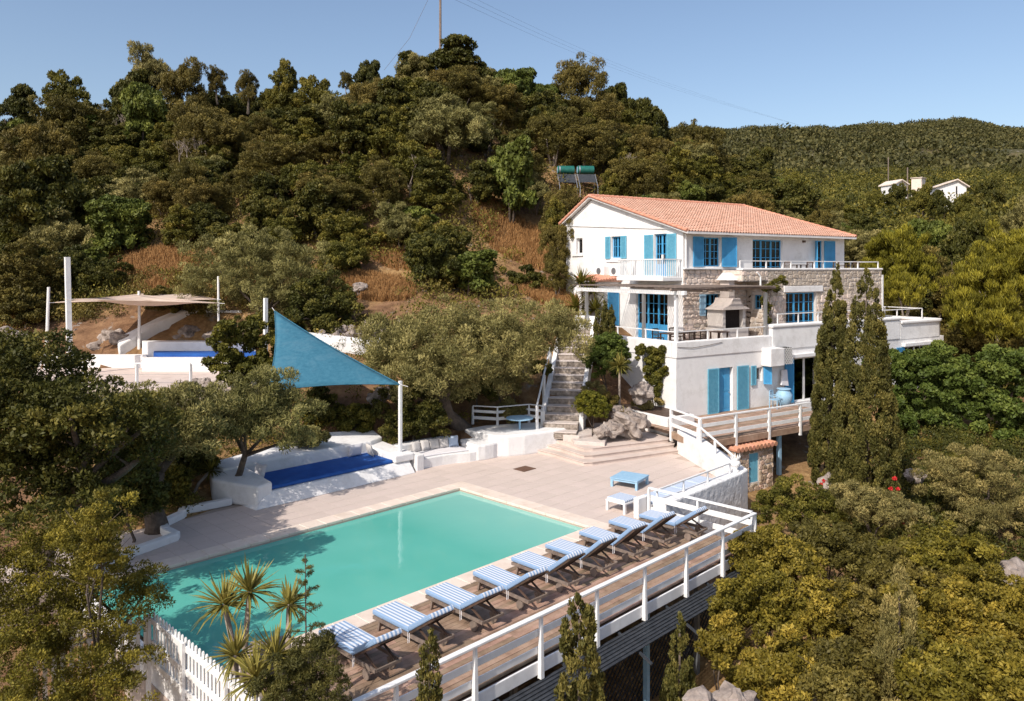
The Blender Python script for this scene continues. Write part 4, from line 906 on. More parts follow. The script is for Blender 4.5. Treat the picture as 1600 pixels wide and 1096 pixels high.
sail('beige_shade_sail','upper beige shade sail behind the small white post',D(86,39.5,py=473),D(283,50,py=452),D(338,41,py=468),beigesail,sag=.2,cut=.13)
sail('beige_shade_sail','lower beige shade sail crossing in front of the small white post',D(116,37.8,py=468),D(218,42,py=462),D(341,39,py=474),beigesail,sag=.55,cut=.12)
# ---------------------------------------------------------------- upper terrace
ut=thing('upper_terrace','raised pale stone terrace with white walls on the slope behind the trees','terrace',D(210,36,z=2.8))
def U(px,d,z): return D(px,d,z=z)
def up(pts): return [D(px,d,z=0)[:2] for px,d in pts]
bw(MB().prism(up([(40,34.2),(130,33.6),(300,33.6),(430,34.2),(430,42),(60,42)]),1.2,2.8),'terrace_slab',tilem,ut)
bw(MB().prism(up([(60,40.6),(230,40.6),(230,41.2),(60,41.2)]),2.4,3.45),'low_wall',plaster,ut,bev=.05)
bw(MB().prism(up([(222,39.2),(400,39.2),(400,39.9),(222,39.9)]),2.4,3.45),'bench_wall',plaster,ut,bev=.04)
bw(MB().prism(up([(240,39.9),(400,39.9),(400,41.2),(240,41.2)]),2.4,3.62),'blue_mattress',bluemat,ut,bev=.03)
bw(MB().prism(up([(222,41.2),(400,41.2),(400,42),(222,42)]),2.4,4.1),'back_wall',plaster,ut,bev=.05)
bw(MB().prism(up([(186,41.3),(250,43.2),(300,44.5),(420,45),(425,46),(290,45.5),(245,44.3),(182,42.5)]),2.4,[3.9,5.0,5.6,5.5,5.6,5.8,5.2,4.2]),'curved_wall',plaster,ut,bev=.08)
bw(MB().prism(up([(60,33.5),(430,33.5),(430,34.1),(60,33.9)]),.6,2.75),'retaining_wall',stonem,ut)
ur_=thing('terrace_railing','thin white railing at the front of the upper left terrace','railing',D(130,34.4,z=2.8))
a=Vector(D(130,34.5,z=3.78)); b=Vector(D(298,34.5,z=3.78))
bw(MB().beam(a,b,.07,.06),'handrail',wpaint,ur_)
for f in (0,.5,1):
    p=a.lerp(b,f); bw(MB().box(p.x-.05,p.x+.05,p.y-.05,p.y+.05,2.8,3.74),'post',wpaint,ur_)
bw(MB().beam(a+Vector((0,0,-.5)),b+Vector((0,0,-.5)),.012,.012),'wire',metal,ur_)
# pale low wall on the bank right of the blue sail
wl=thing('low_bank_wall','low whitewashed wall on the bank just above the blue shade sail','wall',D(540,39,z=4))
bw(MB().prism(up([(455,39.5),(520,38.6),(560,38.4),(600,38.8),(660,39.5),(660,40.2),(560,39.3),(455,40.4)]),3.2,[4.7,4.45,4.35,4.4,4.4,4.5,4.5,4.8]),'wall_body',plaster,wl,bev=.07)
# ---------------------------------------------------------------- stone stairs
sta=thing('stone_stairs','steep flight of old stone steps between white side walls leading up to the villa','stairs',D(868,33.5,z=.45))
NS=15; p0=Vector(D(873,34.0,z=.55)); p1=Vector(D(903,42.2,z=4.75)); dirn=(p1-p0); dirn.z=0; dirn.normalize(); sd=Vector((dirn.y,-dirn.x,0))
run=((p1-p0).xy.length)/NS
for i in range(NS):
    c=p0+dirn*run*i; z=.55+(4.75-.55)*(i+1)/NS; wd=.78
    a=c; b=c+dirn*(run*1.6)
    q=[a-sd*wd,a+sd*wd,b+sd*wd,b-sd*wd]
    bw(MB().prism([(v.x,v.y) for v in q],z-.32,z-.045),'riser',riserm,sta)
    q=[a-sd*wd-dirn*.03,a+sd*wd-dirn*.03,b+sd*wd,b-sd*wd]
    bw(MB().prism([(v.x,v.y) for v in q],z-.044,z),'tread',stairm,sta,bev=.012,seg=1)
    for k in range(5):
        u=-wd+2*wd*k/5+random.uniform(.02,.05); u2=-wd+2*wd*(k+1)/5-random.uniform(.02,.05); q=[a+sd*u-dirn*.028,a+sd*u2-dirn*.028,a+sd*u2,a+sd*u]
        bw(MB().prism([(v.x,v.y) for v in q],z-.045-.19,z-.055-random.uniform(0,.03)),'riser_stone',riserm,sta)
for sgn,ext in ((1,.30),(-1,.25)):
    for i in range(NS):
        if i<2 : continue
        a=p0+dirn*run*i+sd*sgn*.87; b=a+dirn*run*1.02; z=.55+(4.75-.55)*(i+1)/NS
        v=[(a-sd*.1),(a+sd*.1),(b+sd*.1),(b-sd*.1)]
        bw(MB().prism([(k_.x,k_.y) for k_ in v],z-1.0,[z+ext-.14,z+ext-.14,z+ext+.14,z+ext+.14]),'side_wall',plaster,sta)
sl_=thing('stair_landing','two curved old stone steps at the foot of the stairs beside the white ledge','steps',D(880,33,z=.45))
for i,(z,pts) in enumerate(((.60,[(897,33.3),(945,32.9),(950,34.6),(880,35.4)]),(.72,[(880,33.9),(905,33.7),(925,34.1),(925,35.4),(875,35.6)]))):
    bw(MB().prism(up(pts),.3,z),'stone_step',stairm,sl_,bev=.02)
hr=thing('stair_handrail','white handrail beside the left wall of the stone stairs','railing',tuple(p0-sd*1.5))
q0=p0-sd*.98+Vector((0,0,1.35)); q1=p0-sd*.98+dirn*4.5+Vector((0,0,3.6))
bw(MB().beam(q0,q1,.07,.06),'handrail',wpaint,hr)
for f in (0.02,.5,.98):
    p=q0.lerp(q1,f); bw(MB().box(p.x-.05,p.x+.05,p.y-.05,p.y+.05,p.z-1.5,p.z-.03),'post',wpaint,hr)
# low white wall at the head of the stairs
solo(MB().prism(up([(898,43.5),(935,42.5),(937,43.2),(900,44.3)]),3.8,5.35),'stair_head_wall',plaster,'small white wall at the head of the stone stairs','wall',D(915,43,z=4),bev=.04)
# ---------------------------------------------------------------- pump house
ph=thing('pump_house','small stone pump house with a tiled lean-to roof and blue hatch under the deck','stone hut',D(1148,32.6,z=-1.43),HA)
def L2(mb,name,m,par=ph,**k): return mb.build(name,m,par,off=(0,0,0),**k)
L2(MB().box(0,.9,.0,.2,-.3,1.75).box(1.5,2.45,0,.2,-.3,1.75).box(.9,1.5,0,.2,-.3,.25).box(.9,1.5,0,.2,1.5,1.75).box(0,.2,.201,2,-.3,1.75).box(2.25,2.45,.201,2,-.3,1.75),'wall',mortar)
fr0=Fr((0,0),(1,0),(0,-1)); rrx=random.Random(9)
NST[0]=0; 
def phst(fr,u0,u1,z0,z1,holes,seed):
    global NST
    n0=len(COL.objects); stones(fr,u0,u1,z0,z1,holes,.3,.21,stoned,ph,300,seed,proud=.05)
phst(fr0,0,2.45,-.3,1.74,[(.88,1.52,.22,1.52)],11)
phst(Fr((0,0),(0,1),(-1,0)),0,2,-.3,1.74,[],12)
hd_=L2(MB().box(.91,1.49,.03,.07,.26,1.49),'hatch',shutb); L2(MB().box(.94,1.0,.0,.028,.85,.9),'hatch_handle',darkw,hd_)
L2(MB().add([(-.1,-.12,1.78),(2.55,-.12,1.78),(2.55,2.2,1.88),(-.1,2.2,1.88),(-.1,-.12,1.74),(2.55,-.12,1.74),(2.55,2.2,1.82),(-.1,2.2,1.82)],[(0,1,2,3),(7,6,5,4),(0,4,5,1),(1,5,6,2),(2,6,7,3),(3,7,4,0)]),'roof',tilem2)
for i in range(11):
    x=.02+i*.24
    for j in range(4):
        L2(MB().tube([(x,-.2+j*.55,1.80+j*.02),(x,-.2+j*.55+.6,1.80+(j+1)*.02+.012)],[.11,.09],8),'roof_tile',tilem2)
# ---------------------------------------------------------------- furniture on the terraces
def chair(loc,rz,label,m,cat='chair',grp=None):
    r=thing('chair',label,cat,loc,rz,grp)
    for sx in (-1,1):
        for sy in (-1,1): lb_(MB().box(sx*.2-.02,sx*.2+.02,sy*.2-.02,sy*.2+.02,.003,.44 if sy<0 else .9),'leg',m,r)
        lb_(MB().box(sx*.24-.02,sx*.24+.02,-.22,.2,.64,.67),'armrest',m,r)
    lb_(MB().box(-.23,.23,-.23,.18,.443,.475),'seat',m,r)
    for k in range(5): lb_(MB().box(-.17+k*.08,-.14+k*.08,.19,.205,.5,.86),'back_slat',m,r)
    lb_(MB().box(-.18,.18,.185,.21,.862,.93),'top_rail',m,r)
    return r
def table(loc,rz,lx,ly,h,label,m):
    r=thing('table',label,'table',loc,rz)
    lb_(MB().box(-lx/2,lx/2,-ly/2,ly/2,h-.04,h),'table_top',m,r,bev=.01)
    for sx in (-1,1):
        for sy in (-1,1): lb_(MB().box(sx*(lx/2-.1)-.035,sx*(lx/2-.1)+.035,sy*(ly/2-.1)-.035,sy*(ly/2-.1)+.035,.003,h-.041),'leg',m,r)
    return r
tz=3.981
table(H(2.0,1.9,tz),HA,1.9,.9,.75,'long dark dining table under the pergola',darkw)
for i,(t,s,a,lbl) in enumerate(((1.2,1.1,180,'dark chair at the near side of the dining table, nearest the corner post'),(2.0,1.1,180,'dark chair at the middle of the near side of the dining table'),(2.8,1.1,180,'dark chair at the near side of the dining table, nearest the barbecue'),(1.4,2.7,0,'dark chair at the far side of the dining table, left'),(2.6,2.7,0,'dark chair at the far side of the dining table, right'))):
    chair(H(t,s,tz),HA+R(a),lbl,darkw,grp='chairs round the dining table')
table(H(4.6,1.5,tz),HA,.8,.8,.72,'small dark side table left of the barbecue',darkw)
uz=7.501
for t,l in ((13.0,'left'),(17.7,'right')):
    table(H(t,2.85,uz),HA,1.1,.6,.74,'dark cafe table on the upper balcony, '+l+' one of two',darkw)
    for k,(dt,aa) in enumerate(((-.85,90),(.85,-90))):
        chair(H(t+dt,2.85,uz),HA+R(aa),'dark balcony chair %s of the %s cafe table'%(('left','right')[k],l),darkw)
chair(H(6.25,-.75,dz+.001),HA+R(15),'pale blue wooden armchair on the villa deck, in front of the small window',lblue)
jr=thing('clay_jar','large pale blue painted jar beside the blue armchair','jar',H(7.15,-.6,dz+.001),HA)
lb_(MB().lathe((0,0,0),[(.16,0),(.3,.15),(.42,.42),(.42,.62),(.3,.8),(.28,.86),(.36,.9),(.36,.93),(.26,.93)],24),'body',lblue,jr,smooth=True)
tb=thing('towel','white towel hanging on the wall between the blue shutter and the lattice box','towel',H(7.75,-.12,2.3),HA)
lb_(MB().add([(-.2,0,.35),(.16,0,.35),(.2,-.05,-.5),(-.38,-.06,-.42),(-.25,-.04,0),(.17,-.02,0),(-.2,-.1,.35),(.16,-.1,.35),(.2,-.16,-.5),(-.38,-.17,-.42),(-.25,-.14,0),(.17,-.12,0)],[(6,10,11,7),(10,9,8,11),(0,1,5,4),(4,5,2,3),(0,6,7,1),(3,2,8,9),(0,4,10,6),(4,3,9,10),(1,7,11,5),(5,11,8,2)]),'cloth',whitecush,tb)
# side table behind ledge
gt=thing('garden_table','round pale blue garden table and white stool in the shade behind the ledge railing','table',D(812,34.2,z=.7))
bw(MB().lathe(D(812,34.2,z=.7),[(.28,0),(.05,.06),(.05,.66),(.6,.68),(.6,.72)],20),'pedestal_top',lblue,gt)
# ---------------------------------------------------------------- things on the hill
sp=D(902,66,py=300); sz_=h1(sp[0],sp[1])
for i,(px,lab) in enumerate(((884,'left of the two dark green solar water tanks on the hillside above the villa'),(915,'right of the two dark green solar water tanks on the hillside above the villa'))):
    c=Vector(D(px,66,py=266)); r=thing('solar_water_heater',lab,'water heater',(c.x,c.y,c.z-3.2),R(-40),'solar water heaters above the villa')
    o=MB(); 
    o.tube([(-.72,0,3.2),(-.68,0,3.2),(.68,0,3.2),(.72,0,3.2)],[.30,.36,.36,.30],20); lb_(o,'tank',greentank,r,smooth=False)
    lb_(MB().tube([(-.74,0,3.2),(-.725,0,3.2)],[.2,.29],16),'end_cap',lblue,r); lb_(MB().tube([(-.6,0,3.2),(-.5,0,3.2)],.37,20,cap=False),'band',metal,r)
    lb_(MB().add([(-.7,-.3,2.8),(.7,-.3,2.8),(.7,-.9,2.1),(-.7,-.9,2.1),(-.7,-.36,2.74),(.7,-.36,2.74),(.7,-.96,2.04),(-.7,-.96,2.04)],[(0,3,2,1),(4,5,6,7),(0,1,5,4),(1,2,6,5),(2,3,7,6),(3,0,4,7)]),'collector',netm,r)
    for x in (-.75,.75): lb_(MB().beam((x,-.3,2.8),(x,-1.6,1.5),.05).beam((x,0,2.84),(x,0,.2),.05).beam((x,-1.5,1.6),(x,-1.5,-.8),.05),'frame_leg',metal,r)
m_=D(688,80,py=-40); bz=h1(m_[0],m_[1])
mo=thing('radio_mast','thin wooden pole rising from the trees on the hilltop','pole',(m_[0],m_[1],bz-1))
bw(MB().tube([(m_[0],m_[1],bz-1),m_],[.16,.11],8),'pole',greyw,mo)
def wire(pts,r): return MB().tube(pts,r,4)
wr=thing('power_lines','thin overhead wires running from the hilltop pole towards the right ridge','wires',D(690,80,py=0))
for k in range(3):
    pts=[]
    for i in range(25):
        f=i/24; px=690+(1250-690)*f; d=80+(380-80)*f; py=(-28+k*9)+(196-(-28+k*9))*f**1.0 ; pts.append(D(px,d,py=py+18*math.sin(PI*f)))
    bw(wire(pts,.013),'wire',darkw,wr)
# guy wire down to the left
bw(wire([m_,D(640,80,py=60),D(600,82,py=110)],.015),'wire',greyw,wr)
def farhouse(name,label,px0,px1,py0,py1,d,rz,gable):
    a=Vector(D(px0,d,py=py1)); b=Vector(D(px1,d,py=py1)); L_=(b-a).length; hh=(py1-py0)/FPX*d
    r=thing(name,label,'house',tuple((a+b)/2),R(YAW-90+rz)); x=L_/2
    mb=MB().box(-x*.8,x*.8,0,3.5,-4,hh*.62); lb_(mb,'wall',plaster,r)
    lb_(MB().add([(-x*.8,0,hh*.62),(x*.8,0,hh*.62),(x*.8,3.5,hh*.62),(-x*.8,3.5,hh*.62),(x*gable,0,hh),(x*gable,3.5,hh)],[(0,1,4),(2,3,5)]),'gable',plaster,r)
    rm_=MB(); 
    for p,q in (((-x*.92,hh*.58),(x*gable,hh*1.03)),((x*gable,hh*1.03),(x*.92,hh*.58))):
        rm_.add([(p[0],-.5,p[1]),(q[0],-.5,q[1]),(q[0],4,q[1]),(p[0],4,p[1]),(p[0],-.5,p[1]-.2),(q[0],-.5,q[1]-.2),(q[0],4,q[1]-.2),(p[0],4,p[1]-.2)],[(0,1,2,3),(7,6,5,4),(0,4,5,1),(1,5,6,2),(2,6,7,3),(3,7,4,0)])
    lb_(rm_,'roof',copem,r)
    lb_(MB().box(x*.25,x*.32,-.06,-.01,hh*.1,hh*.6),'window',dark,r); lb_(MB().box(-x*.5,-x*.42,-.06,-.01,hh*.1,hh*.4),'window',dark,r)
farhouse('far_house','small pale gabled house far off above the trees, left one of the pair',1392,1422,281,297,150,15,0)
farhouse('far_house','larger pale house with a long low roof far off above the trees',1458,1514,281,307,140,-8,.3)
mb=MB().box(-1.3,1.3,0,2,-3,1.0).box(-1.5,1.5,-.2,2.2,1.003,1.12); o=mb.build('far_hut',copem,off=(0,0,0)); o.location=D(1443,165,py=286); tag(o,'tiny ochre hut half hidden between the two far pale houses','hut')
for px,py,pb,d,l in ((1388,246,300,170,'thin utility pole left of the far pale houses'),(1418,262,290,160,'thin antenna mast beside the roof of the left far house')):
    a=D(px,d,py=pb); b=D(px,d,py=py); solo(MB().tube([(a[0],a[1],a[2]-4),b],.12,6),'utility_pole',greyw,l,'pole',a)
# ================================================================ vegetation
def leaf_quads(C,RAD,n,L,asp,up=.25,seed=0,flat=1.0,outer=.55,droop=0):
    if n<80000: n=int(n*1.35); L*=1.12
    """n leaves spread over clumps C (k,3) with radii RAD (k,3 or k)"""
    g=np.random.default_rng(seed); C=np.asarray(C,float); k=len(C); RAD=np.asarray(RAD,float)
    if RAD.ndim==1: RAD=np.repeat(RAD[:,None],3,1)
    wgt=(RAD.mean(1)**2); pick=g.choice(k,n,p=wgt/wgt.sum())
    d=g.normal(size=(n,3)); d/=np.linalg.norm(d,axis=1)[:,None]; d[:,2]=np.abs(d[:,2])*np.where(g.random(n)<.72,1,-1)
    rr=(outer+(1-outer)*g.random(n)**.6)[:,None]
    P=C[pick]+d*RAD[pick]*rr*[1,1,flat]
    ax=d*.6+g.normal(size=(n,3))*.55+[0,0,up-droop]; ax/=np.linalg.norm(ax,axis=1)[:,None]
    nn=d+g.normal(size=(n,3))*.5+[0,0,.45]; sd=np.cross(ax,nn); sd/=np.maximum(np.linalg.norm(sd,axis=1),1e-6)[:,None]
    Ln=(L*g.uniform(.6,1.35,n))[:,None]; W_=Ln*asp
    nrm=np.cross(sd,ax)
    a=P-ax*Ln*.5; b=P+sd*W_*.5+nrm*Ln*.04; c=P+ax*Ln*.5; e=P-sd*W_*.5+nrm*Ln*.04
    V=np.stack([a,b,c,e],1).reshape(-1,3); Q=np.arange(4*n).reshape(-1,4)
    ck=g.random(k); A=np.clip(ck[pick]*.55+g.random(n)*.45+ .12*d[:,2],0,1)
    return V,Q,A
def clumps(lobes,cr,dens=1.0,seed=0,inner=.25,jit=.22,floor=None):
    g=np.random.default_rng(seed+77); out=[];rad=[]
    for (x,y,z,rx,ry,rz_) in lobes:
        n=max(6,int(dens*1.7*(rx*ry+rx*rz_+ry*rz_)/3*4*PI/(cr*cr*PI)*.5))
        d=g.normal(size=(n,3)); d/=np.linalg.norm(d,axis=1)[:,None]; ph=g.random(3)*6
        wob=1+jit*(np.sin(d[:,0]*3+ph[0])*np.sin(d[:,1]*3.3+ph[1])+np.sin(d[:,2]*4+ph[2])*.6)+g.normal(size=n)*.07
        inn=g.random(n)<inner; wob=np.where(inn,wob*g.uniform(.3,.8,n),wob)
        p=np.c_[x+d[:,0]*rx*wob,y+d[:,1]*ry*wob,z+d[:,2]*rz_*wob]; keep=d[:,2]>-.75; out.append(p[keep]); rad.append(cr*g.uniform(.6,1.35,keep.sum()))
    return np.concatenate(out),np.concatenate(rad)
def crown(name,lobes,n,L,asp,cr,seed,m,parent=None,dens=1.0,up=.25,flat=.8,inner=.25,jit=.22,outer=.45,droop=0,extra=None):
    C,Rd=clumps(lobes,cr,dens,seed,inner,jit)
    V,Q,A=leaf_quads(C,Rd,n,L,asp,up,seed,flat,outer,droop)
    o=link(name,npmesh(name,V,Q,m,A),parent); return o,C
def trunk(base,targets,r,m,parent,seed,bend=.3,name='trunk',top=None,limbs=True):
    rr=random.Random(seed); base=Vector(base); mb=MB(); cen=sum((Vector(t) for t in targets),Vector())/len(targets)
    fork=base.lerp(cen,.55) if top is None else Vector(top)
    k1=base.lerp(fork,.5)+Vector((rr.uniform(-bend,bend),rr.uniform(-bend,bend),0))
    mb.tube([base-Vector((0,0,.3)),base+Vector((0,0,.1)),k1,fork],[r*1.35,r*1.1,r*.9,r*.75],9)
    for t in targets:
        t=Vector(t); mid=fork.lerp(t,.5)+Vector((rr.uniform(-bend,bend),rr.uniform(-bend,bend),rr.uniform(-.1,.3)*bend*2)); mb.tube([fork-Vector((0,0,.05)),mid,t],[r*.55,r*.34,r*.14],7)
        for q in range(3):
            e=mid.lerp(t,rr.uniform(.1,.8)); f=e+Vector((rr.uniform(-1,1),rr.uniform(-1,1),rr.uniform(.2,1)))*(t-fork).length*.3; mb.tube([e,f],[r*.18,r*.06],5)
    off=(0,0,0) if parent is None else tuple(parent.location); return mb.build(name,m,parent,smooth=True,off=off)
def tree(name,label,cat,base,lobes,n,L,asp,cr,seed,m,bk=bark,tr=.14,group=None,targets=None,top=None,**k):
    """lobes in world coordinates"""
    r=thing(name,label,cat,base,0,group)
    lb=[(a-base[0],b-base[1],c-base[2],d,e,f) for a,b,c,d,e,f in lobes]
    o,C=crown('crown',lb,n,L,asp,cr,seed,m,r,**k)
    tg=targets or [(a,b,c) for a,b,c,_,_,_ in lobes[:5]]
    if tr: trunk(base,tg,tr,bk,r,seed,top=top)
    return r
def LP(lst):   # (px,py,depth,rx,rz[,ry]) -> lobes
    out=[]
    for q in lst:
        p=D(q[0],q[2],py=q[1]); out.append((*p,q[3],q[5] if len(q)>5 else q[3],q[4]))
    return out
def gbase(px,d,zo=0): 
    a=D(px,d,z=0); return (a[0],a[1],h1(a[0],a[1])+zo)
# --- garden trees, each on its own
tree('olive_tree','broad olive tree with a leaning gnarled trunk between the curved bench and the stone stairs','tree',(23.4,25.95,.6),
 LP([(640,550,33,1.7,1.3),(700,510,34,1.6,1.0),(760,520,34.5,1.8,1.0),(830,512,34.5,1.7,1.1),(872,535,34,1.1,.9),(650,600,32,1.1,.8),(720,560,33,1.7,.9),(790,560,34,1.5,.8),(680,570,32.6,1.3,.8),(620,570,33,1.1,.9),(750,600,33.5,1.0,.5),(820,560,34,1.2,.7),(600,560,33.4,.8,.8),(610,530,33.5,.9,.9),(885,505,34.5,.8,.7)]),
 76000,.125,.27,.32,1,L_olive,bark,.34,targets=[D(690,32.8,py=585),D(740,33.5,py=540),D(650,32.6,py=570),D(810,34,py=535)],top=D(692,33.6,py=618),jit=.25,flat=.9,up=.5,dens=1.3)
tree('olive_tree','olive tree with a curved bare stem rising beside the left arm of the daybed','tree',D(352,26.6,z=.02),
 LP([(395,640,26.8,1.25,.9),(440,650,26.6,1.05,.75),(350,638,27.5,1.1,.7),(465,690,26.3,.5,.55),(380,670,26,.9,.5),(340,665,26.5,.9,.5),(420,600,27,.9,.5)]),
 24000,.12,.25,.30,2,L_olive,bark,.13,top=D(383,26.5,py=710),jit=.25,up=.5)
tree('olive_tree','thick-trunked olive tree inside the white garden curb at the left of the patio','tree',D(245,23.6,z=.1),
 LP([(225,652,24.5,1.35,.85),(280,650,25,1.3,.8),(185,675,24,1.0,.8),(300,690,24.5,.95,.6),(240,690,24,1.0,.6),(190,650,25,.8,.5),(200,700,24,.8,.5),(290,655,24.6,1.0,.6),(250,640,25.5,1.0,.55)]),
 28000,.12,.26,.32,3,L_olive,bark,.30,jit=.25,up=.4)
tree('olive_tree','tall grey-green olive tree standing behind the beige sails and the blue sail','tree',gbase(415,40.5),
 LP([(340,420,43,1.9,1.7),(400,395,43.5,1.8,1.3),(455,410,43,1.8,1.5),(395,450,42,1.9,1.4),(480,440,42.5,1.2,1.3),(310,440,43,1.0,1.2),(430,470,41.5,1.2,.8)]),
 36000,.15,.24,.36,4,L_olive,bark,.16,jit=.25,up=.5)
tree('fig_tree','dense dark green shrub standing behind the blue sail, right of the tall olive','shrub',gbase(515,42),LP([(505,470,42,1.5,1.5),(535,495,41.5,1.1,1.1),(480,500,41,1.0,1.0),(440,500,40,.8,.8)]),20000,.14,.5,.34,5,L_oak,bark,.1)
tree('young_tree','small leafy tree in front of the blue mattress wall, left of the blue sail','tree',gbase(375,34.2),LP([(380,520,34.5,1.05,.8),(355,555,34,.85,.8),(400,560,34.3,.85,.9),(380,590,33.6,.9,.5)]),17000,.13,.6,.25,6,L_mid,bark,.09,jit=.3)
tree('climbing_bush','dark green bush beside the white sail post, behind the curved bench','bush',gbase(645,32.6),LP([(640,640,32.6,1.1,1.0),(670,660,32.3,.7,.8),(620,670,32.2,.6,.7),(655,600,33,.7,.6)]),19000,.09,.6,.2,7,L_oak,bark,.06,dens=1.3)
tree('carob_tree','big dark evergreen tree filling the left edge beside the upper terrace and the patio','tree',D(60,19.5,z=-.4),
 LP([(185,650,18.3,.75,.5),(228,668,18.8,.6,.45),(110,655,18,.9,.6),(240,700,19.2,.5,.4),(30,600,20,1.5,1.1),(105,655,20.5,1.25,.9),(180,675,20.5,.85,.7),(60,680,19,1.6,1.1),(150,720,19.5,1.1,.9),(20,740,18.5,1.3,1.1),(90,780,18.5,1.2,.9),(-40,640,19,1.6,1.5),(10,560,20.5,1.0,.6),(170,780,18.5,.6,.6)]),
 60000,.10,.5,.28,8,L_oak,bark,.28,jit=.3,inner=.3)
tree('evergreen_tree','yellow-green evergreen tree in the near left corner, one branch reaching over the picket fence','tree',D(60,14.5,z=-1.6),
 LP([(150,850,15.31,0.64,0.70),(60,905,14.85,1.10,0.70),(150,920,15.08,0.87,0.64),(220,935,15.31,0.49,0.38),(20,990,14.27,1.16,0.70),(120,1010,14.15,1.04,0.70),(185,1065,13.69,0.64,0.52),(60,1090,13.46,1.16,0.70),(0,880,15.08,0.70,0.58),(100,840,15.66,0.46,0.46)]),
 90000,.058,.42,.17,9,L_left,bark,.13,jit=.35,inner=.25)
tree('conifer','pointed yellow-green conifer tip standing up behind the near left evergreen','conifer',D(150,14,z=-1.5),LP([(150,800,14,.13,.35),(150,840,14,.3,.35),(155,880,14,.45,.4)]),7000,.05,.4,.12,10,L_fore,bark,.05,up=.6)
tree('cypress','left one of the two tall cypresses, in front of the end of the villa deck','cypress',gbase(1290,34.2),[],10,.1,.4,.2,11,L_cyp,tr=0) if False else None
def cypress(name,label,base,top,prof,n,L,seed,m,cr,cat='cypress',group=None,asp=.45,lean=0,up=1.2,tr=.12):
    n=int(n*1.15); L*=1.25
    """prof: list of (frac height, radius)"""
    r=thing(name,label,cat,base,0,group); g=np.random.default_rng(seed); Hh=top-base[2]; hs=[a for a,_ in prof]; rs=[b for _,b in prof]
    k=int(sum(rs)/len(rs)*Hh*2*PI/(cr*cr*PI)*1.3)
    f=g.random(k*3); rad=np.interp(f,hs,rs); keep=g.random(k*3)<rad/max(rs)+.22; f=f[keep][:k]; rad=np.interp(f,hs,rs); k=len(f)
    th=g.random(k)*2*PI; rr=rad*(1-.2*g.random(k))*(1+.05*np.sin(th*3+f*14)); C=np.c_[np.cos(th)*rr+lean*f*.7,np.sin(th)*rr-lean*f*.7,f*Hh]
    Rd=np.c_[np.full(k,cr),np.full(k,cr),np.full(k,cr*1.9)]*g.uniform(.6,1.3,k)[:,None]; Rd*=np.clip(rad/max(rs)+.25,0.45,1)[:,None]
    V,Q,A=leaf_quads(C,Rd,n,L,asp,up,seed,1,.4)
    link('crown',npmesh('crown',V,Q,m,A),r)
    cm=MB().tube([(0,0,-.3),(lean*.35,-lean*.35,Hh*.5),(lean*.65,-lean*.65,Hh*.93)],[tr*1.2,tr*.8,.02],7); cm.build('trunk',bark,r,smooth=True,off=(0,0,0))
    # inner dark foliage mass so no daylight shows through
    return r
bL=gbase(1290,34.2); cypress('cypress','left one of the two tall cypresses, in front of the end of the villa deck',bL,8.15,[(0,.4),(.08,.66),(.3,.70),(.6,.60),(.8,.40),(.92,.2),(1,.03)],52000,.085,21,L_cyp,.15,group='tall cypresses in front of the villa',lean=.5)
bR=gbase(1350,29.5); cypress('cypress','right and broader one of the two tall cypresses in front of the villa',bR,7.9,[(0,1.0),(.1,1.25),(.3,1.22),(.5,1.0),(.7,.72),(.85,.52),(.95,.28),(1,.04)],105000,.08,22,L_cyp,.15,group='tall cypresses in front of the villa',lean=.1)
b_=D(667,11.3,z=-3.2); cypress('cypress','very thin young cypress rising against the pool deck railing below the second lounger',b_,8-(985-HZ)*11.3/FPX,[(0,.34),(.5,.27),(.75,.21),(.95,.12),(1,.03)],26000,.045,23,L_cyp,.07,lean=.05,tr=.03)
b_=D(905,13.2,z=-3.6); cypress('cypress','irregular young cypress rising above the middle of the deck railing',b_,8-(930-HZ)*13.2/FPX,[(0,.85),(.45,.66),(.62,.40),(.8,.34),(.93,.26),(1,.06)],48000,.055,24,L_cyp,.12,lean=0,tr=.04)
b_=D(1062,15.6,z=-4.2); cypress('cypress','pointed young cypress in the shade below the far part of the pool deck',b_,8-(962-HZ)*15.6/FPX,[(0,.6),(.5,.46),(.75,.28),(.9,.15),(1,.03)],30000,.055,25,L_cyp,.11,tr=.04)
for i,(px,dx) in enumerate(((934,0),(945,.0),(955,0))):
    b_=D(px,38.8,z=3.1); cypress('cypress','thin pencil cypress above the round shrub by the stairs, %s of three'%('leftmost','middle and tallest','rightmost')[i],b_,8-((482,470,478)[i]-HZ)*38.8/FPX,[(0,.2),(.7,.17),(.92,.1),(1,.02)],3500,.07,26+i,L_cyp,.08,group='pencil cypresses by the stairs',tr=.03)
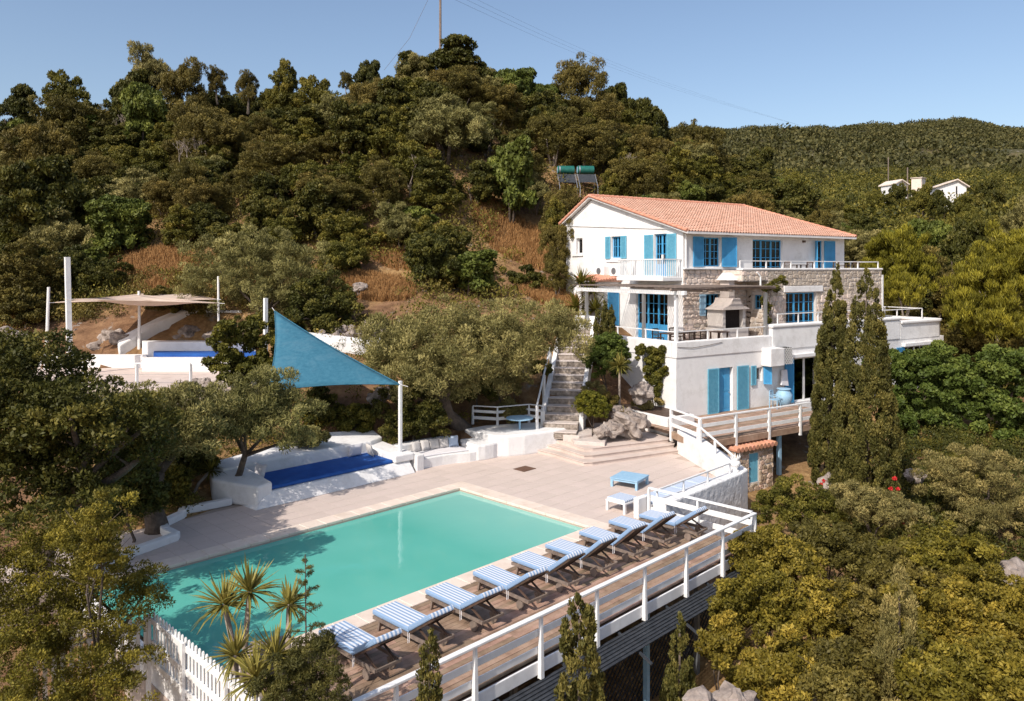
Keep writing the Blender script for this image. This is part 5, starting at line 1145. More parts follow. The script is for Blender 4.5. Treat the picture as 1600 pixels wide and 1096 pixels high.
# shrubs by the stairs and villa
tree('round_shrub','large round dark green shrub beside the top of the stone stairs','shrub',gbase(950,37.6),LP([(948,562,38,1.0,.9),(948,545,38,.85,.7)]),26000,.085,.6,.16,31,L_fig,bark,.08,jit=.04,dens=1.6)
tree('box_bush','rounded yellow-green box bush at the foot of the stone stairs','bush',gbase(925,34.6,.1),LP([(922,630,34.7,.66,.5),(935,640,34.6,.5,.42)]),22000,.05,.6,.09,32,L_box,bark,.05,jit=.03,dens=1.8)
tree('grey_bush','low grey-green bush just above the rounded box bush','bush',gbase(925,35.6),LP([(925,612,35.6,.5,.3)]),3500,.09,.3,.15,33,L_grey,bark,.03)
tree('dry_bush','brown dry bush between the yucca and the boulders','bush',gbase(955,35.4),LP([(953,628,35.4,.42,.36)]),3500,.10,.25,.15,34,L_brown,bark,.03)
tree('wall_climber','leafy climber growing in a forked shape on the white wall under the terrace corner','climber',H(-.35,1.2,1.3),LP([(1022,572,38.0,.42,.5),(1022,560,38.0,.42,.5),(1004,550,38.2,.3,.4),(1038,552,37.7,.28,.45),(1024,590,37.9,.38,.45),(1022,612,37.8,.25,.3),(1042,580,37.5,.18,.3)]),15000,.10,.65,.17,35,L_mid,bark,.04,flat=.9)
tree('terrace_climber','thin climber hanging on the stone corner beside the barbecue','climber',H(9.0,1.7,4.0),LP([(1196,475,43.2,.25,.5),(1206,450,43.1,.4,.25),(1198,500,43.2,.18,.4),(1218,438,43.1,.3,.2)]),3500,.10,.5,.16,36,L_mid,bark,.04)
for i,(px,py,d,r_,l) in enumerate(((805,600,36,.65,'silvery round bush in front of the stairs wall, right of the olive crown'),(845,575,37.5,.5,'variegated leafy bush beside the white stair handrail'))):
    tree('bush',l,'bush',gbase(px,d),LP([(px,py,d,r_,r_*.8)]),6000,.11,.35,.18,37+i,(L_grey,L_mid)[i],bark,.04)
tree('planter_plants','low grey-green plants filling the white planter by the deck','plants',H(-.9,1.4,1.29),LP([(1005,632,37.0,.4,.2),(1025,628,37.6,.35,.2)]),3000,.12,.25,.15,39,L_grey,bark,.02)
# yuccas
def yucca(label,base,heads,seed,leafL=.62,nleaf=70,m=L_yuc,name='yucca',w=.05):
    r=thing(name,label,'yucca',base); g=random.Random(seed)
    tm=MB()
    for hx in heads:
        hx=Vector(hx); b=Vector(base); tm.tube([b+Vector((g.uniform(-.1,.1),g.uniform(-.1,.1),-.3)),b.lerp(hx,.5)+Vector((g.uniform(-.1,.1),g.uniform(-.1,.1),0)),hx],[.07,.055,.05],8)
    tm.build('trunk',bark2,r,smooth=True)
    for hx in heads:
        V=[];Q=[];A=[]
        for i in range(nleaf):
            az=g.uniform(0,2*PI); el=math.asin(g.uniform(-.45,1)); L_=leafL*g.uniform(.75,1.1); dv=Vector((math.cos(az)*math.cos(el),math.sin(az)*math.cos(el),math.sin(el))); sd=Vector((-math.sin(az),math.cos(az),0))
            p=Vector(hx)-Vector(base); pts=[p+dv*.04,p+dv*L_*.35,p+dv*L_*.72+Vector((0,0,-.04*L_)),p+dv*L_+Vector((0,0,-.14*L_*(1.2-el)))]
            ws=[w*.6,w,w*.7,.003]; b=len(V)
            for q,ww in zip(pts,ws): V+= [q-sd*ww/2,q+Vector((0,0,-ww*.25)),q+sd*ww/2]
            for s in range(3):
                for k in (0,1): Q.append((b+s*3+k,b+s*3+k+1,b+(s+1)*3+k+1,b+(s+1)*3+k)); A.append(.15+.7*g.random()+ (.15 if el>.3 else -.1))
        link('leaf_rosette',npmesh('leaf_rosette',np.array([tuple(v) for v in V]),np.array(Q),m,np.clip(A,0,1)),r)
yb=D(375,14.0,z=.05)
yucca('tallest multi-stemmed yucca overlapping the near corner of the pool',D(375,14.6,z=-.3),[D(350,14.3,py=945),D(390,14.2,py=925)],1,.66,85)
yucca('single-headed yucca on a thin stem right of the tallest yucca, against the water',D(452,13.6,z=-.3),[D(452,13.8,py=945)],2,.5,70)
yucca('low yucca rosette at the foot of the tallest yucca',D(368,13.6,z=-.2),[D(368,13.4,py=1025)],3,.55,70)
yucca('lowest yucca rosette in front, next to the young conifer',D(432,13.0,z=-.3),[D(430,12.8,py=1025),D(400,12.6,py=1060)],4,.6,80)
yucca('spiky green-yellow yucca on a short stem against the white wall below the terrace',gbase(970,35.6),[D(968,35.6,py=572)],5,.72,100,w=.08)
yucca('tall dracaena with drooping leaves beside the annex at the left of the villa',gbase(912,45.5),[D(908,45.5,py=442),D(922,45.5,py=455),D(900,45.2,py=480),D(930,45,py=485)],6,1.15,90,m=L_mid,w=.09)
yucca('small agave on the rocks below the yucca',gbase(980,34.6),[D(976,34.5,py=645)],7,.4,40,m=L_grey,w=.06)
yucca('spiky agave under the dark shrubs at the left of the curb',gbase(300,26.5),[D(330,27,py=735)],8,.6,50,m=L_mid,w=.05)
# young conifer with side branches near the pool corner
yc=thing('young_conifer','sparse young conifer with a bare leader in front of the nearest lounger','conifer',D(480,12.9,z=-.8))
bz_=Vector(D(480,12.9,z=-.8)); tz_=Vector(D(477,12.9,py=866)); m1=MB().tube([bz_,tz_],[.03,.006],6)
Cc=[];g=random.Random(4)
for i in range(46):
    f=.12+.86*i/46; p=bz_.lerp(tz_,f); az=i*2.4; L_=.58*(1-f)**.7+.05; e=p+Vector((math.cos(az)*L_,math.sin(az)*L_,L_*.22)); m1.tube([p,e],[.009,.003],4)
    for q in range(5): c=p.lerp(e,.35+.16*q); Cc.append((c.x-bz_.x,c.y-bz_.y,c.z-bz_.z))
m1.build('trunk',bark,yc); V,Q,A=leaf_quads(Cc,[.05]*len(Cc),8000,.032,.25,.4,44,1,.1); link('crown',npmesh('crown',V,Q,L_cyp,A),yc)
tree('bush','yellowish bush at the near corner of the pool deck, under the young conifer','bush',D(475,11.9,z=-1.4),LP([(478,1050,12,.42,.45),(510,1075,11.8,.32,.35),(440,1085,11.7,.45,.4),(500,1010,12.4,.22,.28)]),22000,.042,.3,.11,45,L_cyp,bark,.04)
# right-hand garden
def pine(label,px,py,d,rx,rz,seed,n,gb,cr=.42,lobes=None,group=None,L=.3):
    base=gbase(px,d); r=thing('pine_tree',label,'pine',base,0,group)
    lbs=LP(lobes) if lobes else LP([(px,py,d,rx,rz)]); lb=[(a-base[0],b-base[1],c-base[2],e,f,h) for a,b,c,e,f,h in lbs]
    C,Rd=clumps(lb,cr,1.2,seed,.2,.12); V,Q,A=leaf_quads(C,Rd,n,L,.16,1.5,seed,1.0,.1); link('crown',npmesh('crown',V,Q,L_pine,A),r)
    trunk(base,[(a,b,c) for a,b,c,_,_,_ in lbs[:3]],.16,bark2,r,seed)
    return r
pine('rounded yellow-green pine behind the right end of the villa',1400,415,60,0,0,51,30000,0,lobes=[(1400,405,60,2.1,2.0),(1380,440,59.5,1.6,1.5),(1425,435,60,1.6,1.7),(1398,385,60,1.2,1.2)])
pine('small umbrella-shaped pine under the rounded pine beside the stone balcony end',1415,455,52,0,0,52,9000,0,lobes=[(1400,450,52,.85,.6),(1425,448,52,.9,.7),(1412,462,52,1.1,.5)],cr=.3,L=.22)
pine('big bright yellow-green pine cut by the right edge of the view',1560,450,50,0,0,53,50000,0,lobes=[(1560,410,50,1.7,1.8),(1530,455,49.5,1.7,1.7),(1590,450,50,1.9,2.0),(1560,500,49,2.0,1.4),(1510,490,49,1.1,1.2),(1620,400,51,2,1.8)],cr=.38,L=.27)
tree('fig_tree','broad dark green fig tree covering the right end of the lower villa wall','tree',gbase(1450,42.5),LP([(1410,590,43,1.35,1.3),(1460,575,43,1.4,1.3),(1440,630,42,1.6,1.2),(1400,660,41.5,1.0,.8),(1500,610,42.5,1.5,1.5),(1480,670,41.5,1.2,.8)]),42000,.17,.62,.36,54,L_fig,bark,.16)
tree('fig_tree','second broad dark green fig tree at the right edge, below the big pine','tree',gbase(1570,41.5),LP([(1550,580,42.5,1.4,1.2),(1590,600,42,1.5,1.6),(1550,650,41.5,1.5,1.2),(1610,670,41,1.2,1.2),(1530,600,42,1.2,1.2)]),34000,.17,.62,.36,55,L_fig,bark,.16)
tree('olive_tree','bushy yellowish olive tree at the right, below the fig trees','tree',gbase(1515,30),LP([(1500,740,30.5,1.3,.9),(1545,750,30,1.2,.9),(1470,760,30,.85,.8),(1520,800,29.5,1.3,.8),(1580,790,29.5,.9,.9)]),34000,.10,.26,.26,56,L_grey,bark,.14,jit=.3,up=.5)
tree('maquis_bush','bright green bush at the foot of the pump house','bush',gbase(1240,26.5),LP([(1240,780,26.5,.95,.6),(1210,800,26,.7,.5),(1270,800,26,.8,.6)]),20000,.08,.4,.2,57,L_mid,bark,.08)
tree('maquis_bush','grey-green bush at the foot of the right cypress','bush',gbase(1360,25.8),LP([(1370,790,25.5,1.1,.5),(1330,780,26,.7,.5),(1400,805,25,.7,.5)]),20000,.08,.3,.2,58,L_grey,bark,.08)
FB=[(1200,870,21.5,1.25,.85,'large mastic bush touching the far corner of the pool deck railing'),(1290,860,22.5,1.2,.8,'mastic bush behind the one at the deck corner, with dry twigs on top'),(1380,880,21.5,1.15,.7,'mastic bush in the middle of the thicket, just left of the red-flowered gap'),(1480,885,20.5,1.35,.85,'rounded mastic bush in the thicket below the right-hand olive'),(1170,950,18.5,1.1,.85,'mastic bush leaning out in front of the dark space under the deck'),(1270,960,18.3,1.15,.8,'mastic bush at the centre left of the thicket'),(1350,970,18,1.0,.8,'mastic bush left of the grey conifer'),(1480,975,17,1.25,.85,'mastic bush right of the grey conifer'),(1570,960,17.5,1.1,.9,'mastic bush at the right edge of the thicket beside the pale path'),(1220,1050,15.5,.95,.75,'mastic bush at the bottom edge, right of the pale boulder'),(1320,1060,15,.95,.7,'mastic bush at the bottom edge left of the grey conifer'),(1480,1070,14.3,1.0,.7,'mastic bush at the bottom edge right of the grey conifer'),(1580,1060,14.5,.95,.8,'mastic bush filling the bottom right corner'),(1130,1000,17,.45,.6,'narrow upright mastic shoot beside the young pointed cypress'),(1420,905,20,.8,.6,'small mastic bush behind the tip of the grey conifer')]
protoF=[]
for i,(px,py,d,rx,rz_,l) in enumerate(FB):
    g=random.Random(100+i); lob=[(px,py,d,rx*.8,rz_*.85)]+[(px+g.uniform(-.8,.8)*rx*FPX/d*.75,py+g.uniform(-.6,.9)*rz_*FPX/d*.6,d+g.uniform(-.5,.5),rx*.5,rz_*.55) for _ in range(5)]
    nn=int(24000*rx*rz_*(1 if d>19 else 1.15)); tree('mastic_bush',l,'bush',gbase(px,d),LP(lob),nn,.075 if d<19 else .085,.5,.17,200+i,(L_fore,L_fore,L_brown,L_fore)[i%4] if i not in(1,) else L_brown,bark,.05,group='mastic bushes of the near thicket',jit=.35,inner=.35)
b_=D(1405,14.8,z=-5.5); cypress('conifer','pale grey-green irregular conifer standing in the near thicket at the right',b_,8-(885-HZ)*14.8/FPX,[(0,.6),(.4,.62),(.62,.5),(.78,.4),(.88,.3),(.96,.16),(1,.03)],52000,.05,60,L_grey,.13,cat='conifer',lean=.0,tr=.05,asp=.25)
rf_=thing('red_flowers','red bougainvillea flowers in the gap right of the right cypress','flowers',gbase(1400,27))
for i,(px,py) in enumerate(((1398,748),(1403,765),(1392,764),(1420,803),(1413,818),(1405,778),(1283,757),(1287,752))):
    c=Vector(D(px,26+ (4 if px<1300 else 0),py=py)); V,Q,A=leaf_quads([(c.x-rf_.location.x,c.y-rf_.location.y,c.z-rf_.location.z)],[.07],40,.06,.7,0,i,1,.3); link('flower_head',npmesh('flower_head',V,Q,L_red,A),rf_)
for i,(px,py,d,r_,l) in enumerate(((700,600,35.5,.8,'dark bush in the shade under the left half of the big olive'),(745,600,36,.8,'dark bush directly behind the leaning olive trunk'),(775,575,37,.8,'dark shrub under the right half of the big olive crown'),(800,640,35.6,.45,'low grey plant behind the garden table'),(680,560,37,.8,'shrub on the bank between the blue sail post and the olive'),(500,640,33.5,.9,'dark bush in the shade directly under the blue sail'),(555,655,33,.7,'low dark bush on the red bank above the daybed'),(475,680,30,.5,'feathery grey-green bush at the back of the daybed'),(300,715,27.5,.8,'dark shrub in the shade between the two left olive trunks'),(200,770,22.5,.9,'dark shrub behind the thick olive trunk at the left'),(270,750,26,.6,'small dark shrub on the slope behind the white curb'),(690,450,52,1.4,'broad clipped-looking shrub on the slope above the big olive'),(760,440,52,1.5,'wide mid-green shrub on the slope right of the broad one'),(820,445,51,1.3,'dark shrub on the slope left of the gable corner'),(640,430,53,1.3,'dense dark shrub on the slope above the orange grass'),(720,420,56,1.6,'tall dark shrub at the back of the slope shrubs above the big olive'),(250,470,46,.9,'ochre-green shrub behind the small white sail post'),(300,480,45,.8,'yellowish shrub under the right ends of the beige sails'),(30,430,46,2.2,'large brown-green bush at the left edge beside the crooked post'),(100,440,48,1.8,'dark bush directly behind the tall white post'),(160,440,48,1.6,'dark bush behind the left tips of the beige sails'),(40,480,44,1.3,'low brownish bush left of the crooked post'))):
    tree('bush',l,'bush',gbase(px,d),LP([(px,py,d,r_,r_*.75),(px+r_*500/d,py+8,d,r_*.6,r_*.5),(px-r_*500/d,py+6,d,r_*.6,r_*.5)]),int(9000*max(r_,.7)),.12 if d<40 else .15,.45,.24,400+i,(L_oak,L_oak,L_oak,L_grey,L_mid,L_oak,L_mid,L_olive,L_oak,L_oak,L_mid,L_mid,L_mid,L_oak,L_oak,L_oak,L_brown,L_brown,L_brown,L_oak,L_oak,L_brown)[i],bark,.05)
for i,(px,py,d,h_,l) in enumerate(((285,255,64,3.2,'pale bare-branched tree standing out in the middle of the left slope'),(312,240,65,2.6,'second pale bare-branched tree just right of the first on the left slope'),(640,300,58,2.6,'bare twiggy tree left of the big oak mass below the rounded tree'),(990,270,68,2.4,'bare grey tree among the bushes right of the water tanks'),(200,200,76,2.4,'thin bare tree high on the left slope under the skyline oak'))):
    x,y,z=D(px,d,py=py); gz=h1(x,y); r=thing('bare_tree',l,'tree',(x,y,gz)); g=random.Random(i+40); m1=MB()
    def br(p,dv,L_,rd,dep):
        q=p+dv*L_; m1.tube([p,p.lerp(q,.5)+Vector((g.uniform(-1,1),g.uniform(-1,1),0))*L_*.08,q],[rd,rd*.8,rd*.6],5,cap=False)
        if dep:
            for _ in range(3): br(q,(dv+Vector((g.uniform(-.8,.8),g.uniform(-.8,.8),g.uniform(-.1,.5)))).normalized(),L_*g.uniform(.55,.75),rd*.6,dep-1)
    hh_=max(1.2,(z-gz)); br(Vector((0,0,-.3)),Vector((g.uniform(-.1,.1),g.uniform(-.1,.1),1)),hh_*.62+.3,.11,0); 
    for _ in range(3): br(Vector((0,0,hh_*.6)),Vector((g.uniform(-.6,.6),g.uniform(-.6,.6),1)).normalized(),h_*.42,.075,3)
    m1.build('branches',bark2,r,off=(0,0,0))
# rocks
RK=[(80,505,45.5,.6,'pale rock on the slope between the crooked post and the tall white post'),(180,495,46,.7,'grey rock on the slope under the left half of the beige sails'),(140,525,44.5,.45,'small pale rock above the low white wall of the upper terrace'),(300,520,43.6,.9,'rounded grey outcrop under the right half of the beige sails'),(120,520,44,.8,'brown-grey outcrop between the two left posts'),(270,545,42.2,.4,'dark stone beside the blue mattress bench of the upper terrace'),(335,525,43,.6,'grey outcrop behind the curved wall of the upper terrace'),(230,520,44.5,.8,'grey rock right of the small white sail post'),(985,655,34.5,.75,'large pinkish limestone boulder at the edge of the patio steps'),(955,665,34.0,.45,'smaller boulder left of the large one by the patio steps'),(1002,610,36.5,.55,'pale boulder above the large one, under the climber'),(965,640,35.0,.4,'boulder behind the brown dry bush'),(940,672,33.5,.3,'low stone at the corner of the patio landing'),
 (200,530,43.2,1.1,'large grey outcrop behind the upper left terrace'),(165,540,43,.9,'grey outcrop behind the tall white post'),(15,527,42,.8,'pale outcrop at the far left above the dark tree'),(285,412,52,.5,'flat pale rock in the dry grass above the beige sails'),(250,432,50,.5,'pale rock lower in the dry grass above the beige sails'),(562,448,46,.45,'white rock in the dry orange grass patch right of the tall olive'),
 (608,478,45,.4,'pale rock at the foot of the dry orange grass patch'),(1150,1105,14.6,.5,'pale slanting boulder at the bottom edge below the deck'),(1095,1096,14.2,.3,'small pale boulder at the bottom edge next to the slanting one'),(35,195,88,1.2,'white outcrop showing on the left skyline'),(320,600,33.2,.5,'rough stone at the right end of the terrace retaining wall'),(345,615,32.8,.45,'second rough stone right of the terrace retaining wall'),(600,612,33.5,.4,'pale stone on the red bank under the blue sail tip'),(585,620,33.4,.3,'small pale stone on the red bank'),
 (690,540,38,.6,'pale rock under the big olive crown'),(770,545,38,.6,'pinkish rock beneath the right half of the big olive crown'),(815,570,37,.4,'pale rock beside the silvery bush'),(1590,905,20,.6,'pale rock on the path at the right edge'),(1300,750,31,.5,'pale rock on the bare ground between hut and cypress'),(400,1018,15.1,.28,'white stone on the planter at the near pool corner'),(430,1005,15.3,.25,'second white stone at the near pool corner'),(1430,740,33,.4,'pale stone below the fig trees')]
for i,(px,py,d,r_,l) in enumerate(RK):
    c=D(px,d,py=py+r_*.3*FPX/d); o=blob(c,r_,i+1,4 if r_>.4 else 3,.5,squash=(1.1,1,.8)); tag(o,l,'rock')
# small stones of the bank behind the blue sail, laid in rows
bk=[];g=random.Random(6)
for i in range(60):
    px=g.uniform(455,640); d=g.uniform(39.6,41); x,y,_=D(px,d,z=0); o=blob((x,y,h1(x,y)+.15),g.uniform(.13,.3),i+50,2,.4,name='field_stone'); tag(o,'rough grey field stone in the loose row on the bank behind the blue sail','stone','field stones on the bank behind the blue sail')
def onground(px,py): 
    p,d=hit(px,py); return p,d
# ---------------------------------------------------------------- woods on the hill: prototypes and copies
def proto(kind,m,seed,rx=2.2,rz_=2.0,n=9000,L=.22,asp=.5,cr=.55,lobes=None,bk=bark):
    r=thing('hill_tree','x','tree',(0,0,0))
    g=random.Random(seed); hgt_=rz_*1.05
    lb=[(0,0,hgt_,rx*.75,rx*.75,rz_*.8)]+[(g.uniform(-.6,.6)*rx,g.uniform(-.6,.6)*rx,hgt_+g.uniform(-.5,.75)*rz_,rx*g.uniform(.35,.55),rx*g.uniform(.35,.55),rz_*g.uniform(.3,.5)) for _ in range(6)]
    o,C=crown('crown',lb,n,L,asp,cr,seed,m,r,jit=.2,flat=.75,inner=.15)
    mb=MB(); 
    for k in range(3):
        a=g.uniform(0,6); t=Vector((math.cos(a)*rx*.4,math.sin(a)*rx*.4,hgt_)); mb.tube([(g.uniform(-.15,.15),g.uniform(-.15,.15),-.6),tuple(t*.5+Vector((g.uniform(-.2,.2),g.uniform(-.2,.2),0))),tuple(t)],[.14,.1,.04],6)
    mb.build('trunk',bk,r,smooth=True,off=(0,0,0)); return r
PR={'oak':[proto('oak',L_oak,301,n=17000,L=.20,cr=.42),proto('oak',L_oak,302,2.6,2.2,19000,L=.20,cr=.45)],
    'mastic':[proto('m',L_mid,303,2.2,1.8,17000,L=.17,cr=.38),proto('m',L_mid,304,2.5,2.2,19000,L=.18,cr=.42)],
    'dry':[proto('d',L_brown,305,2.2,1.9,15000,asp=.3,cr=.40,L=.18,bk=bark2),proto('d',L_brown,306,2.4,2.4,17000,asp=.3,cr=.42,L=.18,bk=bark2)],
    'bright':[proto('b',L_bright,307,2.0,1.9,14000,L=.24,asp=.6,cr=.48)],
    'olive':[proto('o',L_olive,308,2.3,1.9,16000,asp=.25,L=.2,cr=.40)]}
WORDS={'oak':('evergreen_oak','dark evergreen oak','tree'),'mastic':('mastic_tree','olive-green mastic tree','tree'),'dry':('heath_tree','brownish dry-leaved heath tree','tree'),'bright':('broadleaf_tree','bright green broadleaf tree','tree'),'olive':('wild_olive_tree','silvery wild olive tree','tree')}
used=set()
def place(kind,x,y,z,s,label,group=None,sz=1,rot=None):
    ps=PR[kind]; i=random.randrange(len(ps)); p=ps[i]; key=(kind,i)
    if key in used: r=copy_tree(p)
    else: used.add(key); r=p
    r.location=(x,y,z); r.rotation_euler=(0,0,random.uniform(0,6.28) if rot is None else rot); r.scale=(s,s,s*sz); r.name=WORDS[kind][0]; r['label']=label
    r['category']=WORDS[kind][2]
    if group: r['group']=group
    elif 'group' in r: del r['group']
    return r
placed=[]
# trees that can be told apart, by where their crown centre shows (px,py), crown radius in px
HT=[('oak',690,130,76,60,'tall dark oak crowning the summit of the hill, under the pole'),('oak',760,150,77,45,'dark oak on the right shoulder of the summit'),('oak',640,140,76,45,'dark oak on the left shoulder of the summit'),
 ('olive',235,108,80,34,'feathery grey-green tree sticking up highest on the left skyline'),('dry',290,138,80,38,'leaning brownish tree right of the highest one on the left skyline'),('dry',340,125,81,18,'small rounded tree standing off to the right on the left skyline'),('oak',200,160,78,42,'dark bushy tree below the highest one on the left skyline'),('mastic',110,172,82,38,'skyline tree at the left, between the white outcrop and the tallest tree'),('oak',20,180,84,36,'skyline tree at the far left edge'),
 ('dry',388,135,80,20,'small round-topped tree in the dip of the left skyline'),('mastic',440,145,80,30,'mid-green tree with a pointed tip on the skyline'),('mastic',500,178,79,40,'broad yellow-green tree on the skyline left of the notch'),('oak',575,130,78,30,'dark tree on the skyline just left of the summit group'),('dry',542,125,80,12,'tiny thin tree on the skyline in the notch'),
 ('bright',800,150,76,45,'bright green tree on the right flank of the summit'),('bright',850,165,80,35,'bright green tree at mid skyline right of the summit'),('dry',905,160,84,40,'brown-green tree on the skyline above the water tanks'),('oak',960,180,86,36,'dark tree on the skyline right of the water tanks'),('oak',1020,203,86,40,'dark tree on the skyline above the left part of the villa roof'),('dry',1100,243,80,48,'large brown-green rounded tree above the middle of the villa roof'),('oak',1180,275,88,36,'dark tree where the near ridge drops to the right'),('mastic',1240,298,88,32,'tree low on the dropping ridge, above the right half of the roof'),
 ('olive',700,215,62,65,'big rounded olive-brown tree in the middle of the hillside'),('bright',800,270,60,50,'bright green tree left of the water tanks'),('dry',870,325,56,30,'brownish bush just left of the villa gable'),('bright',645,370,54,48,'light green leafy tree in the middle of the slope above the blue sail'),('mastic',580,330,60,35,'greyish bush left of the light green leafy tree'),('dry',430,300,62,58,'wide olive-brown bush on the slope above the tall olive'),('bright',215,320,62,35,'bright green shrub low on the left slope'),
 ('bright',225,175,74,45,'yellow-green broadleaf tree under the left skyline trees'),('dry',300,260,68,50,'tree with pale bare branches in the middle of the left slope'),('dry',120,220,72,60,'wide brown-green tree on the upper left slope'),('oak',60,340,55,75,'very dark tree on the lower left slope'),('dry',60,250,66,60,'brown-green tree at the left edge half way up'),('oak',150,330,60,45,'dark tree right of the very dark lower left one'),
 ('oak',560,220,66,50,'dark oak left of the big rounded tree'),('oak',480,230,68,50,'dark tree above the wide olive-brown bush'),('oak',670,300,58,45,'dark mass of oak under the big rounded tree'),('olive',838,292,60,20,'silvery bush at the left foot of the water tanks'),('mastic',960,290,64,28,'bush right of the water tanks, above the roof ridge'),
 ('olive',1235,345,66,24,'pale green rounded tree rising just behind the roof at the right'),('olive',1300,350,66,18,'smaller pale green tree right of the one behind the roof'),('olive',1600,350,70,40,'grey-green tree at the right edge above the big pine'),
 ('dry',870,395,51,28,'brown-green bush against the left gable wall of the villa'),('mastic',870,350,53,25,'green bush at the upper left corner of the gable'),('dry',870,440,50,22,'low bush below the gable corner, left of the dracaena'),
 ('mastic',1520,345,85,25,'slim dark tree between the two bright pines'),('oak',1500,400,75,45,'dark green tree filling the gap between the two bright pines'),('mastic',585,262,64,38,'mid-green tree on the slope between the wide olive-brown bush and the rounded tree'),('bright',1460,385,80,40,'leafy green tree behind the rounded pine'),('oak',1402,316,128,20,'round tree hiding the foot of the left far house'),('mastic',1440,305,126,22,'taller round tree standing between the two far houses'),('oak',1472,322,124,20,'tree hiding the left foot of the larger far house'),('mastic',1505,318,124,20,'tree hiding the right foot of the larger far house'),('oak',1545,312,128,24,'round tree right of the larger far house'),('mastic',1370,312,130,20,'tree left of the utility pole by the far houses')]
for (k,px,py,d,rp,l) in HT:
    x,y,_=D(px,d,z=0); g0=h1(x,y); R_px=rp/FPX*d; zt=8-(py-HZ)*d/FPX; 
    base_r=2.2 if k!='oak' else 2.4; s=R_px/base_r*.9; zc=zt-2.0*s; z=min(zc,g0+1.5*s) if zc<g0+40 else g0
    sz=1
    top=zt+R_px*.95; sz=max(.8,min(1.7,(top-g0)/(3.9*s))); z=top-3.9*s*sz
    place(k,x,y,z,s,l,sz=sz); placed.append((x,y,s*2))
# fill the slope
clear=[]
for (px,py,rpx) in ((590,452,42),(235,425,60),(815,385,38),(560,640,60),(330,460,20),(250,430,30)):
    p,d=hit(px,py)
    if p: clear.append((p[0],p[1],rpx/FPX*d*1.0))
PATCH=[]
for (px,py,r) in ((590,455,40),(815,388,42),(238,425,36)):
    p,d=hit(px,py)
    if p: PATCH.append((px,py,r,d))
def hides(x,y,z,s,k=1.0):
    q=proj(x,y,z+1.9*s); 
    return any(math.hypot(q[0]-a,q[1]-b)<r+1.7*s*FPX/q[2]*k and q[2]<dp+4 for a,b,r,dp in PATCH)
def region(px): 
    return 'left end of the hillside' if px<230 else 'left part of the hillside' if px<480 else 'hillside behind the blue sail' if px<680 else 'hillside left of the water tanks' if px<870 else 'hillside above the villa roof' if px<1180 else 'slope dropping away right of the villa'
def band(d): return 'low on the' if d<62 else 'half way up the' if d<80 else 'high on the'
LM=[(690,95,'the oak on the summit'),(235,100,'the highest tree on the left skyline'),(902,266,'the green water tanks'),(110,402,'the top of the tall white post'),(341,440,'the beige sails'),(430,490,'the tip of the blue sail'),(590,450,'the orange grass patch'),(925,307,'the gable peak'),(700,215,'the big rounded olive-brown tree'),(235,425,'the dry grass clearing'),(815,385,'the ochre clearing by the gable'),(1100,320,'the middle of the roof ridge'),(1330,370,'the right end of the roof'),(1400,400,'the rounded pine'),(1405,290,'the left far house'),(1485,292,'the right far house'),(542,125,'the notch in the skyline'),(20,185,'the white skyline outcrop'),(1000,190,'the skyline above the roof'),(430,300,'the wide olive-brown bush'),(645,370,'the light green leafy tree'),(60,340,'the very dark lower left tree'),(1180,255,'the drop of the near ridge'),(300,250,'the tree with pale bare branches'),(1560,420,'the big bright pine')]
usedl=set()
def autolabel(k,px,py,s):
    sw='small' if s<.68 else 'large' if s>.9 else 'medium-sized'
    for a,b,w_ in sorted(LM,key=lambda q:math.hypot(q[0]-px,(q[1]-py)*1.2))[:4]:
        dx,dy=px-a,py-b; r=math.hypot(dx,dy); pr='just' if r<55 else 'well' if r>110 else ''
        v='above' if dy<-.4*r else 'below' if dy>.4*r else ''; h_='left of' if dx<-.4*r else 'right of' if dx>.4*r else ''
        t=(v+' and '+h_) if v and h_ else (v or h_ or 'beside')
        l=' '.join(('%s %s %s %s %s'%(sw,WORDS[k][1],pr,t,w_)).split())
        if l not in usedl and len(l.split())<=16: usedl.add(l); return l,None
    l='%s %s %s %s'%(sw,WORDS[k][1],band(70),region(px)); return l,l.replace('tree','trees',1)
cnt=0; cand=[]
for ix_ in range(-40,140):
    for iy in range(-10,140):
        x=ix_*3.3+random.uniform(-1.3,1.3)+ (1.6 if iy%2 else 0); y=iy*3.1+random.uniform(-1.3,1.3)
        X=RT[0]*x+RT[1]*y; d=FW[0]*x+FW[1]*y
        if d<45.5 or d>118: continue
        px=800+FPX*X/d
        if px<-120 or px>1720: continue
        if px>330 and px<640 and d<48: continue
        t,s=toH(x,y)
        if (-1.6<t<27 and -6<s<16.5) or (-7<t<=-1.6 and s<9): continue
        if 60<px<360 and d<47: continue
        if any(math.hypot(x-a,y-b)<r for a,b,r in clear): continue
        if any(math.hypot(x-a,y-b)<r*.3 for a,b,r in placed): continue
        z=h1(x,y)
        # sight line over the cleared grass patches and the tanks
        if 860<px<940 and d<66 and s<40 and z+3>8+(420-285)/FPX*d: continue
        if hides(x,y,z,.8): continue
        cand.append((d,x,y,z,px))
cand.sort(); 
for d,x,y,z,px in cand[:420]:
    pyb=HZ+FPX*(8-z)/d
    k=random.choices(['oak','mastic','dry','bright','olive'],[.25,.24,.29,.09,.13])[0]
    s=random.uniform(.7,1.12)*(1.0 if d>60 else .86)
    if d>95: s*=1.15
    if d>74 and px<640: s*=.82
    # keep clearings visible
    rr_=region(px); bb=band(d)
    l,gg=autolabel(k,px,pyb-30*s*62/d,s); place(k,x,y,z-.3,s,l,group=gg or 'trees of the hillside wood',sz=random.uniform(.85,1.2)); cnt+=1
print('hill trees',cnt,len(cand))
for k,ps in PR.items():
    for i,p in enumerate(ps):
        if (k,i) not in used: 
            for ch in list(p.children): bpy.data.objects.remove(ch)
            bpy.data.objects.remove(p)
